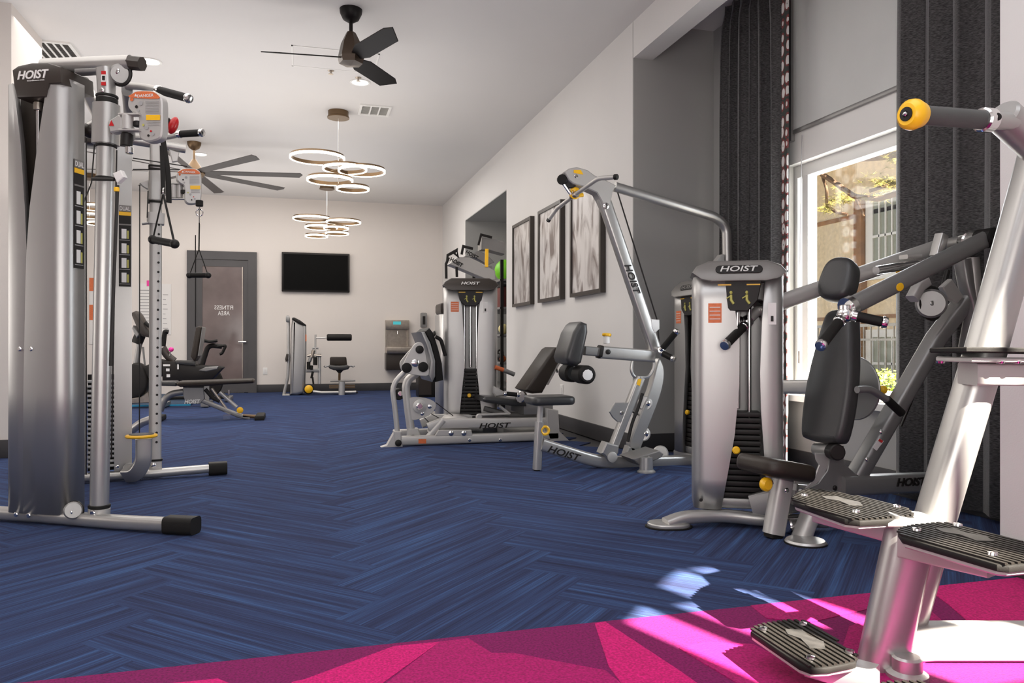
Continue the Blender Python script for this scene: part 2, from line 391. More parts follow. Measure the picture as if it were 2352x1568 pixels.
trimb('baseboard_back', (.02-.95+.0, YB-.016, 0), (XR, YB, BT)); trimb('baseboard_back_left', (XL, YB-.016, 0), (-2.33, YB, BT))
trimb('baseboard_right', (XR-.016, YA1, 0), (XR, YO0, BT)); trimb('baseboard_far', (XR-.016, YO1, 0), (XR, YB, BT)); trimb('baseboard_near', (XR-.016, YN, 0), (XR, YA0, BT))
trimb('baseboard_recess', (XR, YA1-.016, 0), (XA, YA1, BT)); trimb('baseboard_window', (XA-.016, YA0, 0), (XA, YA1, BT))
trimb('baseboard_left', (XL, YN, 0), (XL+.016, YB, BT))
# pier at the left
st(bx('wall_pier', 'wallw', None, (-3.6, 6.45, 0), (-2.07, 7.15, HC)))
trimb('baseboard_pier', (-3.6, 6.434, 0), (-2.054, 7.166, BT))
# ---- window in the recess
wf = thing('window_1', 'window', 'window', (XA, 3.7, .5)); del wf['label']; del wf['category']; st(wf)
Y0, Y1, z0, z1 = 2.85, 4.52, .50, 2.22
b = MB(); wbox(b, XA-.03, XA+.02, Y1-.02, Y1+.06, z0, z1); wbox(b, XA-.004, XA+.02, Y0-.06, Y0+.02, z0, z1); wbox(b, XA-.04, XA+.02, 3.48, Y1+.06, z1-.17, z1+.03); wbox(b, XA+.0, XA+.02, Y0, 3.48, z1-.17, z1+.02); b.build('window_casing', 'wtrim', wf)
b = MB(); wbox(b, XA-.06, XA+.10, 3.42, Y1+.08, z0-.035, z0+.005); b.build('window_sill', 'wtrim', wf)
b = MB(); wbox(b, XA+.03, XA+.10, Y1-.16, Y1-.10, z0, z1-.12); wbox(b, XA+.03, XA+.10, Y1-.05, Y1, z0, z1-.12); wbox(b, XA+.03, XA+.10, Y0, Y0+.05, z0, z1-.17); wbox(b, XA+.027, XA+.102, Y0+.001, Y1-.001, z1-.25, z1-.12); wbox(b, XA+.027, XA+.102, Y0+.001, Y1-.001, z0, z0+.07); b.build('window_frame', 'wtrim', wf)
gl = bpy.data.materials.new('clear_glass'); gl.use_nodes = True; nt = gl.node_tree; nt.nodes.clear()
o_ = nt.nodes.new('ShaderNodeOutputMaterial'); mx = nt.nodes.new('ShaderNodeMixShader'); tr = nt.nodes.new('ShaderNodeBsdfTransparent'); gs = nt.nodes.new('ShaderNodeBsdfGlossy'); gs.inputs[1].default_value = .03
mx.inputs[0].default_value = .06; nt.links.new(tr.outputs[0], mx.inputs[1]); nt.links.new(gs.outputs[0], mx.inputs[2]); nt.links.new(mx.outputs[0], o_.inputs[0]); M['glass'] = gl
b = MB(); wbox(b, XA+.06, XA+.066, Y0+.05, Y1-.16, z0+.07, z1-.25); wbox(b, XA+.06, XA+.066, Y1-.10, Y1-.05, z0+.07, z1-.25); b.build('window_pane', 'glass', wf)
# roller blind
rb = thing('roller_blind', 'pale grey roller blind half drawn over the tall window', 'blind', (XA-.05, 3.7, 2.25))
bx('blind_fabric', mat('blind_fabric', (.62, .63, .61), .8, 0, .04, 2, .3, 500), rb, (XA-.052, 3.47, 2.262), (XA-.048, 4.40, 3.30))
bx('bottom_bar', 'grey', rb, (XA-.060, 3.47, 2.245), (XA-.040, 4.40, 2.272), .004)
MB().cyl((XA-.05, 3.47, 3.31), (XA-.05, 4.43, 3.31), .03).build('roller_tube', 'grey', rb)
bx('side_strip', 'grey', rb, (XA-.07, 4.40, 2.20), (XA-.03, 4.53, 3.34), .004)  # darker strip along the far edge of the blind
cd = thing('blind_cord', 'thin blind cord with small weight hanging beside the window frame', 'cord', (XA-.08, 4.42, .8))
MB().tube([V((XA-.09, 4.26, 2.2)), V((XA-.09, 4.28, 1.4)), V((XA-.09, 4.28, .80))], .0025, 6).build('cord', 'ink', cd); MB().cyl((XA-.09, 4.28, .72), (XA-.09, 4.28, .80), .012).build('cord_weight', 'grey', cd)
# curtains
def curtain(label, y0, y1, x, folds, amp, trim, seed):
    t = thing('curtain', label, 'curtain', (x, (y0+y1)/2, .02), 'dark woven curtains of the window recess')
    rnd = random.Random(seed); N = folds*14; zs = [.03, .5, 1.1, 1.8, 2.5, 3.0, 3.2, 3.30, 3.36]; vs = []; fs = []
    ph = [rnd.uniform(-.3, .3) for _ in zs]
    for zi, z in enumerate(zs):
        gat = 1-.12*max(0, (z-2.9)/.46)
        for i in range(N+1):
            u = i/N; a = u*folds*2*math.pi
            w = math.sin(a+.35*math.sin(a*.37+1)+ph[0]+.1*z); w = math.copysign(abs(w)**.7, w)
            yy = (y0+y1)/2+(u-.5)*(y1-y0)*gat+.014*math.sin(a*2+.4*z)
            vs.append((x+amp*w*(.55 if z > 3.25 else 1), yy, z))
    for zi in range(len(zs)-1):
        for i in range(N):
            a = zi*(N+1)+i; fs.append((a, a+1, a+N+2, a+N+1))
    m = MB(); m.add(vs, fs); m.build('drape', 'cloth', t, solid=.006, ang=80)
    if trim:
        b = MB(); yy = y0-.005
        rows = [(x-.03+.0, yy, .03), (x-.03, yy, 3.33), (x-.055, yy-.105, 3.33), (x-.055, yy-.085, .03)]
        b.prism([V(r) for r in rows], V((.008, 0, 0))); b.build('patterned_border', 'border', t, 'border printed with white, black and red dots')
    return t
cm = bpy.data.materials.new('charcoal_woven_cloth'); cm.use_nodes = True; nt = cm.node_tree; b_ = nt.nodes['Principled BSDF']; b_.inputs['Roughness'].default_value = .85; b_.inputs['Sheen Weight'].default_value = .3
tc = nt.nodes.new('ShaderNodeTexCoord'); mp = nt.nodes.new('ShaderNodeMapping'); mp.inputs['Scale'].default_value = (60, 60, 420); nz = nt.nodes.new('ShaderNodeTexNoise'); nz.inputs['Scale'].default_value = 1
cr = nt.nodes.new('ShaderNodeValToRGB'); cr.color_ramp.elements[0].position = .35; cr.color_ramp.elements[0].color = (.009, .008, .008, 1); cr.color_ramp.elements[1].position = .72; cr.color_ramp.elements[1].color = (.105, .10, .10, 1)
nt.links.new(tc.outputs['Object'], mp.inputs[0]); nt.links.new(mp.outputs[0], nz.inputs[0]); nt.links.new(nz.outputs[0], cr.inputs[0]); nt.links.new(cr.outputs[0], b_.inputs['Base Color']); M['cloth'] = cm
bm_ = bpy.data.materials.new('dotted_border_cloth'); bm_.use_nodes = True; nt = bm_.node_tree; b_ = nt.nodes['Principled BSDF']; b_.inputs['Roughness'].default_value = .8
tc = nt.nodes.new('ShaderNodeTexCoord'); mp = nt.nodes.new('ShaderNodeMapping'); mp.inputs['Scale'].default_value = (0, 14, 11); vz = nt.nodes.new('ShaderNodeTexVoronoi'); vz.inputs['Scale'].default_value = 1; vz.inputs['Randomness'].default_value = .35
cr = nt.nodes.new('ShaderNodeValToRGB'); cr.color_ramp.interpolation = 'CONSTANT'; cr.color_ramp.elements[0].color = (.02, .02, .02, 1); e = cr.color_ramp.elements.new(.08); e.color = (.62, .60, .58, 1); e = cr.color_ramp.elements.new(.38); e.color = (.16, .03, .03, 1); cr.color_ramp.elements[-1].position = .5; cr.color_ramp.elements[-1].color = (.03, .035, .03, 1)
nt.links.new(tc.outputs['Object'], mp.inputs[0]); nt.links.new(mp.outputs[0], vz.inputs[0]); nt.links.new(vz.outputs[0], cr.inputs[0]); nt.links.new(cr.outputs[0], b_.inputs['Base Color']); M['border'] = bm_
curtain('dark woven curtain with dotted border hanging left of the window', 4.36, 5.14, 3.08, 6, .045, True, 3)
curtain('dark woven curtain hanging at the near right end of the window', 2.72, 3.465, 3.165, 4, .035, False, 5)
cu3 = thing('curtain', 'dark curtain tucked at the edge of the storage recess', 'curtain', (3.1, 9.6, 2.4)); 
b = MB(); b.sweep([V((3.12, 9.42+.0, .05)), V((3.12, 9.42, 2.76))], [(math.cos(a*.314)*.03*(1.3 if a % 2 else .8), math.sin(a*.314)*.22) for a in range(20)], V((0, 1, 0))); b.build('drape', 'cloth', cu3)
# ---------------------------------------------------------------- pictures
def artmat(i):
    m = bpy.data.materials.new('monochrome_print'); m.use_nodes = True; nt = m.node_tree; b = nt.nodes['Principled BSDF']; b.inputs['Roughness'].default_value = .35
    tc = nt.nodes.new('ShaderNodeTexCoord'); mp = nt.nodes.new('ShaderNodeMapping'); mp.inputs['Scale'].default_value = (1, 3.6, 1.5); mp.inputs['Location'].default_value = (i*3, i*5, i)
    n = nt.nodes.new('ShaderNodeTexNoise'); n.inputs['Detail'].default_value = 7; n.inputs['Scale'].default_value = 1.6; n.inputs['Distortion'].default_value = 1.2
    r = nt.nodes.new('ShaderNodeValToRGB'); r.color_ramp.elements[0].position = .36; r.color_ramp.elements[0].color = (.20, .16, .145, 1); r.color_ramp.elements[1].position = .55; r.color_ramp.elements[1].color = (.66, .63, .61, 1)
    nt.links.new(tc.outputs['Object'], mp.inputs[0]); nt.links.new(mp.outputs[0], n.inputs[0]); nt.links.new(n.outputs[0], r.inputs[0]); nt.links.new(r.outputs[0], b.inputs['Base Color']); return m
for i, (y0, y1, lb) in enumerate(((8.13, 8.89, 'tall dark framed monochrome print nearest the storage recess'), (7.11, 7.86, 'tall dark framed monochrome print in the middle of the three'), (6.07, 6.84, 'tall dark framed monochrome print nearest the window recess'))):
    t = thing('picture_frame', lb, 'picture', (XR, (y0+y1)/2, 1.28), 'three framed prints on the right wall'); za, zb = 1.285, 2.27; w = .035; d = .05
    b = MB(); wbox(b, XR-d, XR, y0, y0+w, za, zb); wbox(b, XR-d, XR, y1-w, y1, za, zb); wbox(b, XR-d, XR, y0+w, y1-w, za, za+w); wbox(b, XR-d, XR, y0+w, y1-w, zb-w, zb); b.build('frame', 'lidb', t)
    b = MB(); wbox(b, XR-d+.015, XR-.01, y0+w, y1-w, za+w, zb-w); b.build('print', artmat(i), t)
# ---------------------------------------------------------------- back wall: door, tv, fountain
def yb(px, py, d=0): return yp(px, py, YB-d)
def wallrect(name, m, par, x0, y0, x1, y1, d0, d1, r=0, label=None):
    a = yb(x0, y1, d1); c = yb(x1, y0, d1); return bx(name, m, par, (a.x, YB-d1, a.z), (c.x, YB-d0, c.z), r, label)
dr = thing('door_1', 'x', 'door', yb(510, 897)); del dr['label']; del dr['category']; st(dr)
a = yb(430, 897); c = yb(590, 580); X0, X1, ZT = a.x, c.x, c.z
bx('door_frame', 'door', dr, (X0, YB-.05, 0), (X0+.14, YB, ZT)); bx('door_frame', 'door', dr, (X1-.14, YB-.05, 0), (X1, YB, ZT)); bx('door_frame', 'door', dr, (X0+.14, YB-.05, ZT-.14), (X1-.14, YB, ZT))
gx0, gx1 = yb(465, 800).x, yb(559, 800).x; gz0, gz1 = .24, yb(510, 612).z
leaf = MB(); wbox(leaf, X0+.14, gx0, YB-.03, YB, .01, ZT-.145); wbox(leaf, gx1, X1-.14, YB-.03, YB, .01, ZT-.145); wbox(leaf, gx0, gx1, YB-.03, YB, gz1, ZT-.145); wbox(leaf, gx0, gx1, YB-.03, YB, .01, gz0); lf = leaf.build('door_leaf', 'door', dr)
bx('glass_panel', 'glassd', lf, (gx0, YB-.018, gz0), (gx1, YB-.01, gz1)); bx('glass_bead', 'steel', lf, (gx1-.02, YB-.024, gz0), (gx1-.008, YB-.018, gz1))
for s_, yy in (('FITNESS', 706), ('AREA', 719)):
    text(s_, yb(514, yy, .02), V((-1, 0, 0)), Z, .07, 'white', lf, .0008, width=(.30 if s_ == 'FITNESS' else .19))
h = MB(); q = yb(562, 785, .03); h.tube([q+V((-.10, -.04, 0)), q+V((.02, -.04, 0)), q+V((.02, .02, 0))], .012, 8); h.build('door_handle', 'chrome', dr)
tv = thing('television', 'black flat television mounted on the back wall', 'television', yb(725, 668)); wallrect('tv_body', 'black', tv, 647, 583, 803, 669, .03, .07, .01); 
a = yb(651, 665, .07); c = yb(799, 587, .07); bx('tv_screen', 'tv', tv, (a.x, YB-.0725, a.z), (c.x, YB-.069, c.z)); wallrect('tv_stand_plate', 'grey', tv, 722, 668, 730, 671, .04, .06); wallrect('wall_bracket', 'black', tv, 700, 605, 750, 645, 0, .03)
df = thing('drinking_fountain', 'stainless drinking fountain with bottle filler on the back wall', 'drinking fountain', yb(913, 850))
wallrect('upper_panel', 'steel', df, 886, 735, 940, 757, 0, .12, .01); wallrect('back_panel', 'steel', df, 886, 757, 940, 797, 0, .03); wallrect('side_panel', 'steel', df, 886, 757, 889, 797, .03, .12); wallrect('side_panel', 'steel', df, 937, 757, 940, 797, .03, .12)
wallrect('display', mat('teal_display', (.02, .2, .22), .3, emit=(.1, .6, .65), es=.5), df, 903, 738, 921, 745, .12, .124); a = yb(913, 775, .1); MB().cyl(a+V((0, 0, .06)), a+V((0, 0, .12)), .012).build('nozzle', 'chrome', df)
b = MB(); a = yb(884, 812); c = yb(945, 795); b.box(((a.x+c.x)/2, YB-.17, (a.z+c.z)/2), (c.x-a.x, .34, c.z-a.z), None, .03); bs = b.build('basin', 'steel', df); wallrect('lower_cabinet', 'lidb', df, 887, 809, 938, 850, 0, .26, .02)
ds = thing('soap_dispenser', 'small dark dispenser on the back wall right of the fountain', 'dispenser', yb(974, 750)); wallrect('body', 'grey', ds, 967, 718, 981, 752, 0, .09, .02); wallrect('window_strip', 'black', ds, 971, 726, 977, 745, .09, .095)
for (x, y, lb) in ((609, 852, 'white wall outlet beside the charcoal door'),):
    t = thing('wall_outlet', lb, 'outlet', yb(x, y)); wallrect('cover_plate', 'white', t, x-5, y-8, x+5, y+8, 0, .008, .002); wallrect('socket', 'paper', t, x-2, y-4, x+2, y+4, .008, .011)
t = thing('wall_outlet', 'white wall outlet low on the right wall behind the pulldown seat', 'outlet', xp(1291, 895, XR)); q = xp(1291, 897, XR); bx('cover_plate', 'white', t, (XR-.008, q.y-.04, q.z-.06), (XR, q.y+.04, q.z+.06), .002); bx('socket', 'paper', t, (XR-.011, q.y-.017, q.z-.03), (XR-.008, q.y+.017, q.z+.03))
nb = thing('notice_sheet', 'large white printed rule sheet on the back wall left of the door', 'notice', yb(355, 765)); wallrect('sheet', 'paper', nb, 317, 652, 393, 768, 0, .01)
for i in range(14): wallrect('text_line', 'ink', nb, 320, 666+i*7, 352-(i*7) % 9, 667.3+i*7, .01, .0115)
for i in range(8): wallrect('text_line', 'ink', nb, 374, 676+i*11, 386-(i*5) % 7, 677.3+i*11, .01, .0115)
wallrect('pink_mark', 'pink', nb, 337, 644, 345, 657, .01, .013)
rp = thing('poster', 'red and white poster on the back wall seen between the trainer towers', 'poster', yb(216, 740)); wallrect('sheet', 'paper', rp, 205, 636, 230, 790, 0, .012); wallrect('red_field', 'orange', rp, 205, 638, 228, 668, .012, .014); wallrect('red_field', 'orange', rp, 205, 700, 227, 735, .012, .014)
# ---------------------------------------------------------------- ceiling
def zc_(px, py): return zp(px, py, HC)
def fan(name, label, px, py_top, drop, n, ang0, R, chord, pitch, bm, tip, hubr):
    c = zc_(px, py_top); t = thing(name, label, 'ceiling fan', c); zh = HC-drop
    can = [(0, 0), (.085, 0), (.082, -.03), (.06, -.075), (.02, -.1), (0, -.1)]
    MB().lathe(can, c, Z, 24).build('canopy', bm if n == 3 else 'bronze', t); MB().cyl(c+V((0, 0, -.09)), V((c.x, c.y, zh+.15)), .014).build('downrod', bm if n == 3 else 'bronze', t)
    if n == 3:
        b = MB(); tp = .05; pr = []
        pts0 = [V((c.x+math.cos(math.radians(ang0+60+120*i))*.055, c.y+math.sin(math.radians(ang0+60+120*i))*.055, zh+.17)) for i in range(3)]
        b.lathe([(0, .19), (.035, .19), (.075, .11), (.10, .0), (.09, -.045), (0, -.06)], V((c.x, c.y, zh)), Z, 6)
        b.build('motor_housing', 'fanb', t, ang=20)
    else:
        MB().lathe([(0, .17), (.02, .165), (.115, .02), (.13, -.02), (.10, -.06), (0, -.07)], V((c.x, c.y, zh)), Z, 24).build('motor_housing', 'bronze', t)
        MB().lathe([(0, -.065), (.05, -.065), (.045, -.09), (0, -.10)], V((c.x, c.y, zh)), Z, 20).build('lamp_lens', 'bulb', t)
    for i in range(n):
        a = math.radians(ang0+360/n*i); rd = V((math.cos(a), math.sin(a), 0)); ch = V((rd.y, -rd.x, 0)); ch = (ch*math.cos(pitch)+Z*math.sin(pitch)); nn = rd.cross(ch).normalized()
        c0 = V((c.x, c.y, zh))
        if n == 3: out = [(.03, -.03), (.16, -.075), (R-.10, -.07), (R, .045), (R-.08, .075), (.18, .075), (.05, .03)]
        else: out = [(.08, -chord*.25), (.22, -chord*.42), (R-.05, -chord*.5), (R, chord*.1), (R-.02, chord*.5), (.22, chord*.42), (.08, chord*.25)]
        MB().prism([c0+rd*x+ch*y-nn*.004 for x, y in out], nn*.009, .003, 1).build('blade', bm, t)
M['fanb'] = mat('brown_black_metal', (.05, .032, .02), .35, .4)
fan('ceiling_fan', 'black three blade ceiling fan nearest the camera', 806, 22, .365, 3, 190.9-math.degrees(TH), .66, .14, .34, 'fan', 0, .1)
fan('ceiling_fan', 'dark eight blade ceiling fan with small lamp, farther left', 446, 327, .375, 8, 8-math.degrees(TH), 1.33, .135, .20, 'fan2', 0, .1)
def chandelier(label, px, py, rings):
    c = zc_(px, py); t = thing('ring_chandelier', label, 'chandelier', c); d = (c-C0).x*ST+(c-C0).y*CT
    MB().lathe([(0, 0), (.11, 0), (.11, -.055), (.118, -.06), (.118, -.075), (0, -.075)], c, Z, 28).build('ceiling_canopy', 'bronze', t)
    low = min(P(x, y, d).z for x, y, w, dd in rings); MB().tube([c, V((c.x, c.y, low))], .003, 6).build('suspension_cable', 'chrome', t)
    for x, y, w, dd in rings:
        q = P(x, y, d+dd); R = w/1750*(d+dd)/2
        r_ = MB().lathe([(R-.012, .024), (R, .024), (R, -.013), (R-.012, -.013), (R-.012, .024)], q, Z, 44).build('ring_body', 'bronze', t, ang=30)
        MB().lathe([(R+.0005, .004), (R+.006, .004), (R+.006, -.022), (R-.009, -.022), (R-.009, -.0135), (R+.0005, -.0135), (R+.0005, .004)], q, Z, 44).build('ring_light', 'ring', r_, ang=30)
        hub = V((c.x, c.y, q.z)); dv = hub-q
        if dv.length > .02:
            e = q+dv.normalized()*R; MB().tube([e, hub], .005, 6).build('ring_bracket', 'bronze', r_)
chandelier('ring chandelier of five glowing hoops nearer the camera', 777, 256, [(729, 361, 122, 0), (831, 391, 105, .02), (792, 386, 98, -.05), (758, 412, 102, .05), (810, 432, 73, 0)])
chandelier('ring chandelier of five glowing hoops near the television wall', 751, 424, [(716, 501, 83, 0), (789, 509, 77, 0), (738, 521, 72, .05), (772, 523, 55, 0), (774, 535, 52, 0), (727, 541, 50, 0)])
ch3 = chandelier('glowing hoops standing in for a mirrored ring chandelier past the cable trainer', 205, 400, [(222, 475, 83, 0), (205, 494, 77, 0), (232, 512, 60, 0)])  # built in place of a chandelier reflection in a left wall mirror
for i, (x, y, lb) in enumerate(((345, 141, 'bright recessed downlight beside the cable trainer top'), (827, 189, 'recessed downlight below the black fan'), (460, 354, 'recessed downlight behind the far fan hub'))):
    c = zc_(x, y); t = thing('downlight', lb, 'downlight', c, 'round recessed ceiling lights')
    MB().torus(c+V((0, 0, -.003)), .088, .012, Z, 28, 6, .004).build('trim_ring', 'wtrim', t); MB().lathe([(0, -.004), (.078, -.003), (.078, .0)], c, Z, 24).build('lens', 'bulb', t)
    l = bpy.data.lights.new('downlight_lamp', 'SPOT'); l.energy = 45; l.spot_size = 2.4; l.spot_blend = .8; l.shadow_soft_size = .08; l.color = WARM; lo_ = bpy.data.objects.new('downlight_lamp', l); COL.objects.link(lo_); lo_.location = c+V((0, 0, -.03))
def vent(name, label, pts, nx, m, slat=True):
    a, b_, c_, d_ = [zc_(*p) for p in pts]; t = thing(name, label, 'vent', (a+b_+c_+d_)/4); x0, x1 = (a.x+d_.x)/2, (b_.x+c_.x)/2; y0, y1 = (a.y+b_.y)/2, (c_.y+d_.y)/2; w = .028; zt = HC; zb = HC-.014
    f = MB(); wbox(f, x0, x1, y0, y0+w, zb, zt); wbox(f, x0, x1, y1-w, y1, zb, zt); wbox(f, x0, x0+w, y0+w, y1-w, zb, zt); wbox(f, x1-w, x1, y0+w, y1-w, zb, zt); f.build('vent_frame', 'wtrim', t)
    bx('backing', m, t, (x0+w, y0+w, HC-.004), (x1-w, y1-w, HC))
    for i in range(1, nx):
        x = x0+w+(x1-x0-2*w)*i/nx; bx('divider', 'wtrim', t, (x-.008, y0+w, zb+.002), (x+.008, y1-w, zt))
    sl = MB(); k = int((y1-y0-2*w)/.022)
    for i in range(1, k):
        y = y0+w+.022*i; sl.prism([V((x0+w, y-.006, zb+.003)), V((x1-w, y-.006, zb+.003)), V((x1-w, y+.005, HC-.004)), V((x0+w, y+.005, HC-.004))], V((0, .0015, 0)))
    sl.build('slats', 'ventg' if m == 'ventg' else 'wtrim', t, kind='stuff')
    return t
vent('return_vent', 'large dark return air grille on the ceiling above the cable trainer', [(40, 86), (168, 98), (205, 160), (95, 150)], 6, 'ventg')
vent('supply_vent', 'small white supply vent on the ceiling near the ring chandelier', [(826, 238), (899, 244), (893, 266), (822, 262)], 3, 'wtrim')
hp = thing('ceiling_hatch', 'flush white access hatch with thin raised trim below the black fan', 'hatch', zc_(760, 130)); a = zc_(669, 103); c = zc_(860, 168); f = MB()
for lo, hi in (((a.x, a.y), (c.x, a.y+.012)), ((a.x, c.y-.012), (c.x, c.y)), ((a.x, a.y), (a.x+.012, c.y)), ((c.x-.012, a.y), (c.x, c.y))): wbox(f, lo[0], hi[0], lo[1], hi[1], HC-.006, HC)
f.build('hatch_trim', 'wtrim', hp); bx('hatch_panel', 'ceil', hp, (a.x+.012, a.y+.012, HC-.003), (c.x-.012, c.y-.012, HC))
for x, y, lb in ((760, 162, 'small chrome fire sprinkler by the ceiling hatch'), (823, 178, 'small reddish sprinkler just before the downlight')):
    c = zc_(x, y); t = thing('sprinkler', lb, 'sprinkler', c); MB().lathe([(0, 0), (.03, 0), (.026, -.006), (.01, -.01), (.008, -.03), (.022, -.032), (.022, -.035), (0, -.035)], c, Z, 14).build('sprinkler_head', 'steel', t)
# ================================================================ outside the window
bd = thing('building', 'cream stucco house with timber trim seen through the tall window', 'building', (9, 10.5, 0))
XB = 9.0
bx('wall', 'stucco', bd, (XB, 4, -1), (XB+.3, 20, 6.5)); bx('eave', 'wood', bd, (XB-1.1, 4, 3.9), (XB+.3, 20, 4.15)); bx('band', 'wood', bd, (XB-.03, 4, 2.95), (XB, 20, 3.02)); bx('band', 'wood', bd, (XB-.03, 4, 1.25), (XB, 20, 1.31))
q = xp(1983, 600, XB); bx('downspout', 'wood', bd, (XB-.12, q.y-.09, 0), (XB, q.y+.09, 3.3), .02)
def fwin(px0, px1, z0, z1):
    y1 = xp(px0, 600, XB).y; y0 = xp(px1, 600, XB).y
    w = MB(); wbox(w, XB-.05, XB, y1, y1+.16, z0-.12, z1+.12); wbox(w, XB-.05, XB, y0-.16, y0, z0-.12, z1+.12); wbox(w, XB-.05, XB, y0, y1, z1, z1+.12); wbox(w, XB-.07, XB, y0, y1, z0-.12, z0)
    f = w.build('window', 'wtrim', bd); bx('pane', 'wing', f, (XB-.03, y0, z0), (XB-.01, y1, z1))
    m = MB(); 
    for i in range(1, 5): y = y0+(y1-y0)*i/5; wbox(m, XB-.05, XB-.02, y-.012, y+.012, z0, z1)
    wbox(m, XB-.05, XB-.02, y0, y1, (z0+z1)/2-.02, (z0+z1)/2+.02); m.build('muntin', 'wtrim', f)
fwin(2010, 2085, 2.0, 3.15); fwin(2010, 2085, .1, .95)
rl = thing('railing', 'thin metal railing in front of the stucco house', 'railing', (7.6, 8.5, 0)); b = MB()
for i in range(26): b.box((7.6, 7+i*.14, .45), (.015, .015, 1.3))
b.box((7.6, 8.75, 1.1), (.04, 3.7, .04)); b.box((7.6, 8.75, .9), (.03, 3.7, .03)); b.build('rail_bars', 'grey', rl)
M['earth'] = mat('grey_gravel', (.10, .09, .07), .95, 0, .3, 30, .5, 80)
st(bx('ground_outside', 'earth', None, (XA+.5, -8, -.3), (30, 24, -.12)))
bs = thing('bush', 'bright green bush outside low in the window', 'bush', xp(2040, 880, 6.4)-Z*.5); b = MB(); c = xp(2040, 892, 6.4); rnd = random.Random(4)
for i in range(900):
    d = V((rnd.gauss(0, 1), rnd.gauss(0, 1), rnd.gauss(0, 1))).normalized()*rnd.uniform(.6, 1); p = c+V((d.x*.3, d.y*.35, d.z*.28-.05)); e = V((rnd.gauss(0, 1), rnd.gauss(0, 1), rnd.gauss(0, 1))).normalized(); g = e.orthogonal().normalized()
    b.add([p-g*.012, p+e*.03, p+g*.012, p-e*.03], [(0, 1, 2, 3)])
b.build('foliage', 'leaf', bs, kind='stuff'); MB().tube([c-Z*.9, c], .03, 6).build('stem', 'bark', bs)
XP = 6.0; q = xp(2230, 700, XP); pt = thing('pine_tree', 'overhanging pine branches with needle tufts outside the window', 'tree', V((q.x, q.y, -.12))); MB().sweep([V((q.x, q.y, -.12)), V((q.x, q.y+.05, 2.5)), V((q.x, q.y, 4.4))], circ(.13, 12)).build('trunk', 'bark', pt)
def XPp(x, y, dx=0): return xp(1800+x/4.356, 200+y/4.356, XP+dx)
brs = [([(1900, 560), (1300, 640), (1000, 700), (700, 720), (350, 780)], .035), ([(380, 870), (520, 960), (700, 1090), (950, 1120), (1150, 1060), (1900, 900)], .03), ([(390, 900), (430, 1020), (430, 1180), (520, 1250), (640, 1275)], .018), ([(700, 1090), (760, 1180), (800, 1290)], .012), ([(1900, 420), (1300, 480), (1000, 560), (700, 560)], .03), ([(1300, 900), (1050, 980), (860, 1040)], .02)]
for pts, r in brs: MB().tube([XPp(x, y, random.uniform(-.15, .15)) for x, y in pts], r, 7, .05).build('branch', 'bark', pt)
b = MB(); rnd = random.Random(9)
for cx, cy, n, sx, sy in ((1000, 950, 46, 130, 90), (1000, 560, 60, 190, 90), (700, 640, 40, 200, 60), (560, 1120, 30, 110, 60), (460, 1200, 16, 60, 60), (1100, 700, 30, 120, 60), (1200, 480, 40, 120, 60), (500, 760, 26, 90, 30), (850, 1100, 16, 100, 30)):
    for i in range(n):
        p = XPp(cx+rnd.gauss(0, sx*.6), cy+rnd.gauss(0, sy*.6), rnd.uniform(-.25, .25))
        for j in range(26):
            e = V((rnd.gauss(0, 1), rnd.gauss(0, 1), rnd.gauss(0, 1))).normalized()*rnd.uniform(.05, .11); g = e.orthogonal().normalized()*.0022
            b.add([p-g, p+g, p+e], [(0, 1, 2)])
b.build('needles', 'needle', pt, kind='stuff')
# ================================================================ shared machine parts
def shroud(F, ain, aout, o0, o1, R, name, parent, m='panel'):
    """curved cover sheet: ain = [(z, inner a)], wraps from the front (o0) round to the side aout"""
    sg = 1 if aout > ain[0][1] else -1; vs = []; fs = []; K = 0
    for z, ai in ain:
        row = [(ai, o0+.025), (ai, o0), ((ai+aout-sg*R)/2, o0-.004)]
        for k in range(7):
            t = math.pi/2*k/6; row.append((aout-sg*R+sg*R*math.sin(t), o0+R-R*math.cos(t)))
        row.append((aout, o1)); K = len(row); vs += [F.at(a, o, z) for a, o in row]
    for i in range(len(ain)-1):
        for j in range(K-1): fs.append((i*K+j, i*K+j+1, (i+1)*K+j+1, (i+1)*K+j))
    return MB().add(vs, fs).build(name, m, parent, solid=.005, ang=50)
def bolt(par, p, ax, r=.012, m='chrome', h=.008, name='bolt'):
    return MB().lathe([(0, 0), (r, 0), (r, h*.6), (r*.7, h), (0, h)], p, ax, 10).build(name, m, par)
def knob(par, p, ax, r, m, h=.02, name='knob'):
    return MB().lathe([(0, 0), (r*.8, 0), (r, h*.3), (r, h*.75), (r*.7, h), (0, h)], p, ax, 18).build(name, m, par)
_pm = {}
def plates(par, F, a, o, w, d, z0, n, pitch, m='black'):
    key = (round(w, 3), round(d, 3), pitch, m)
    for i in range(n):
        b = MB().box((0, 0, 0), (w, d, pitch*.82), (F.ax, F.n, Z), .003)
        p = F.at(a, o, z0+pitch*(i+.5)); b.v = [v+p for v in b.v]; b.build('weight_plate', m, par)
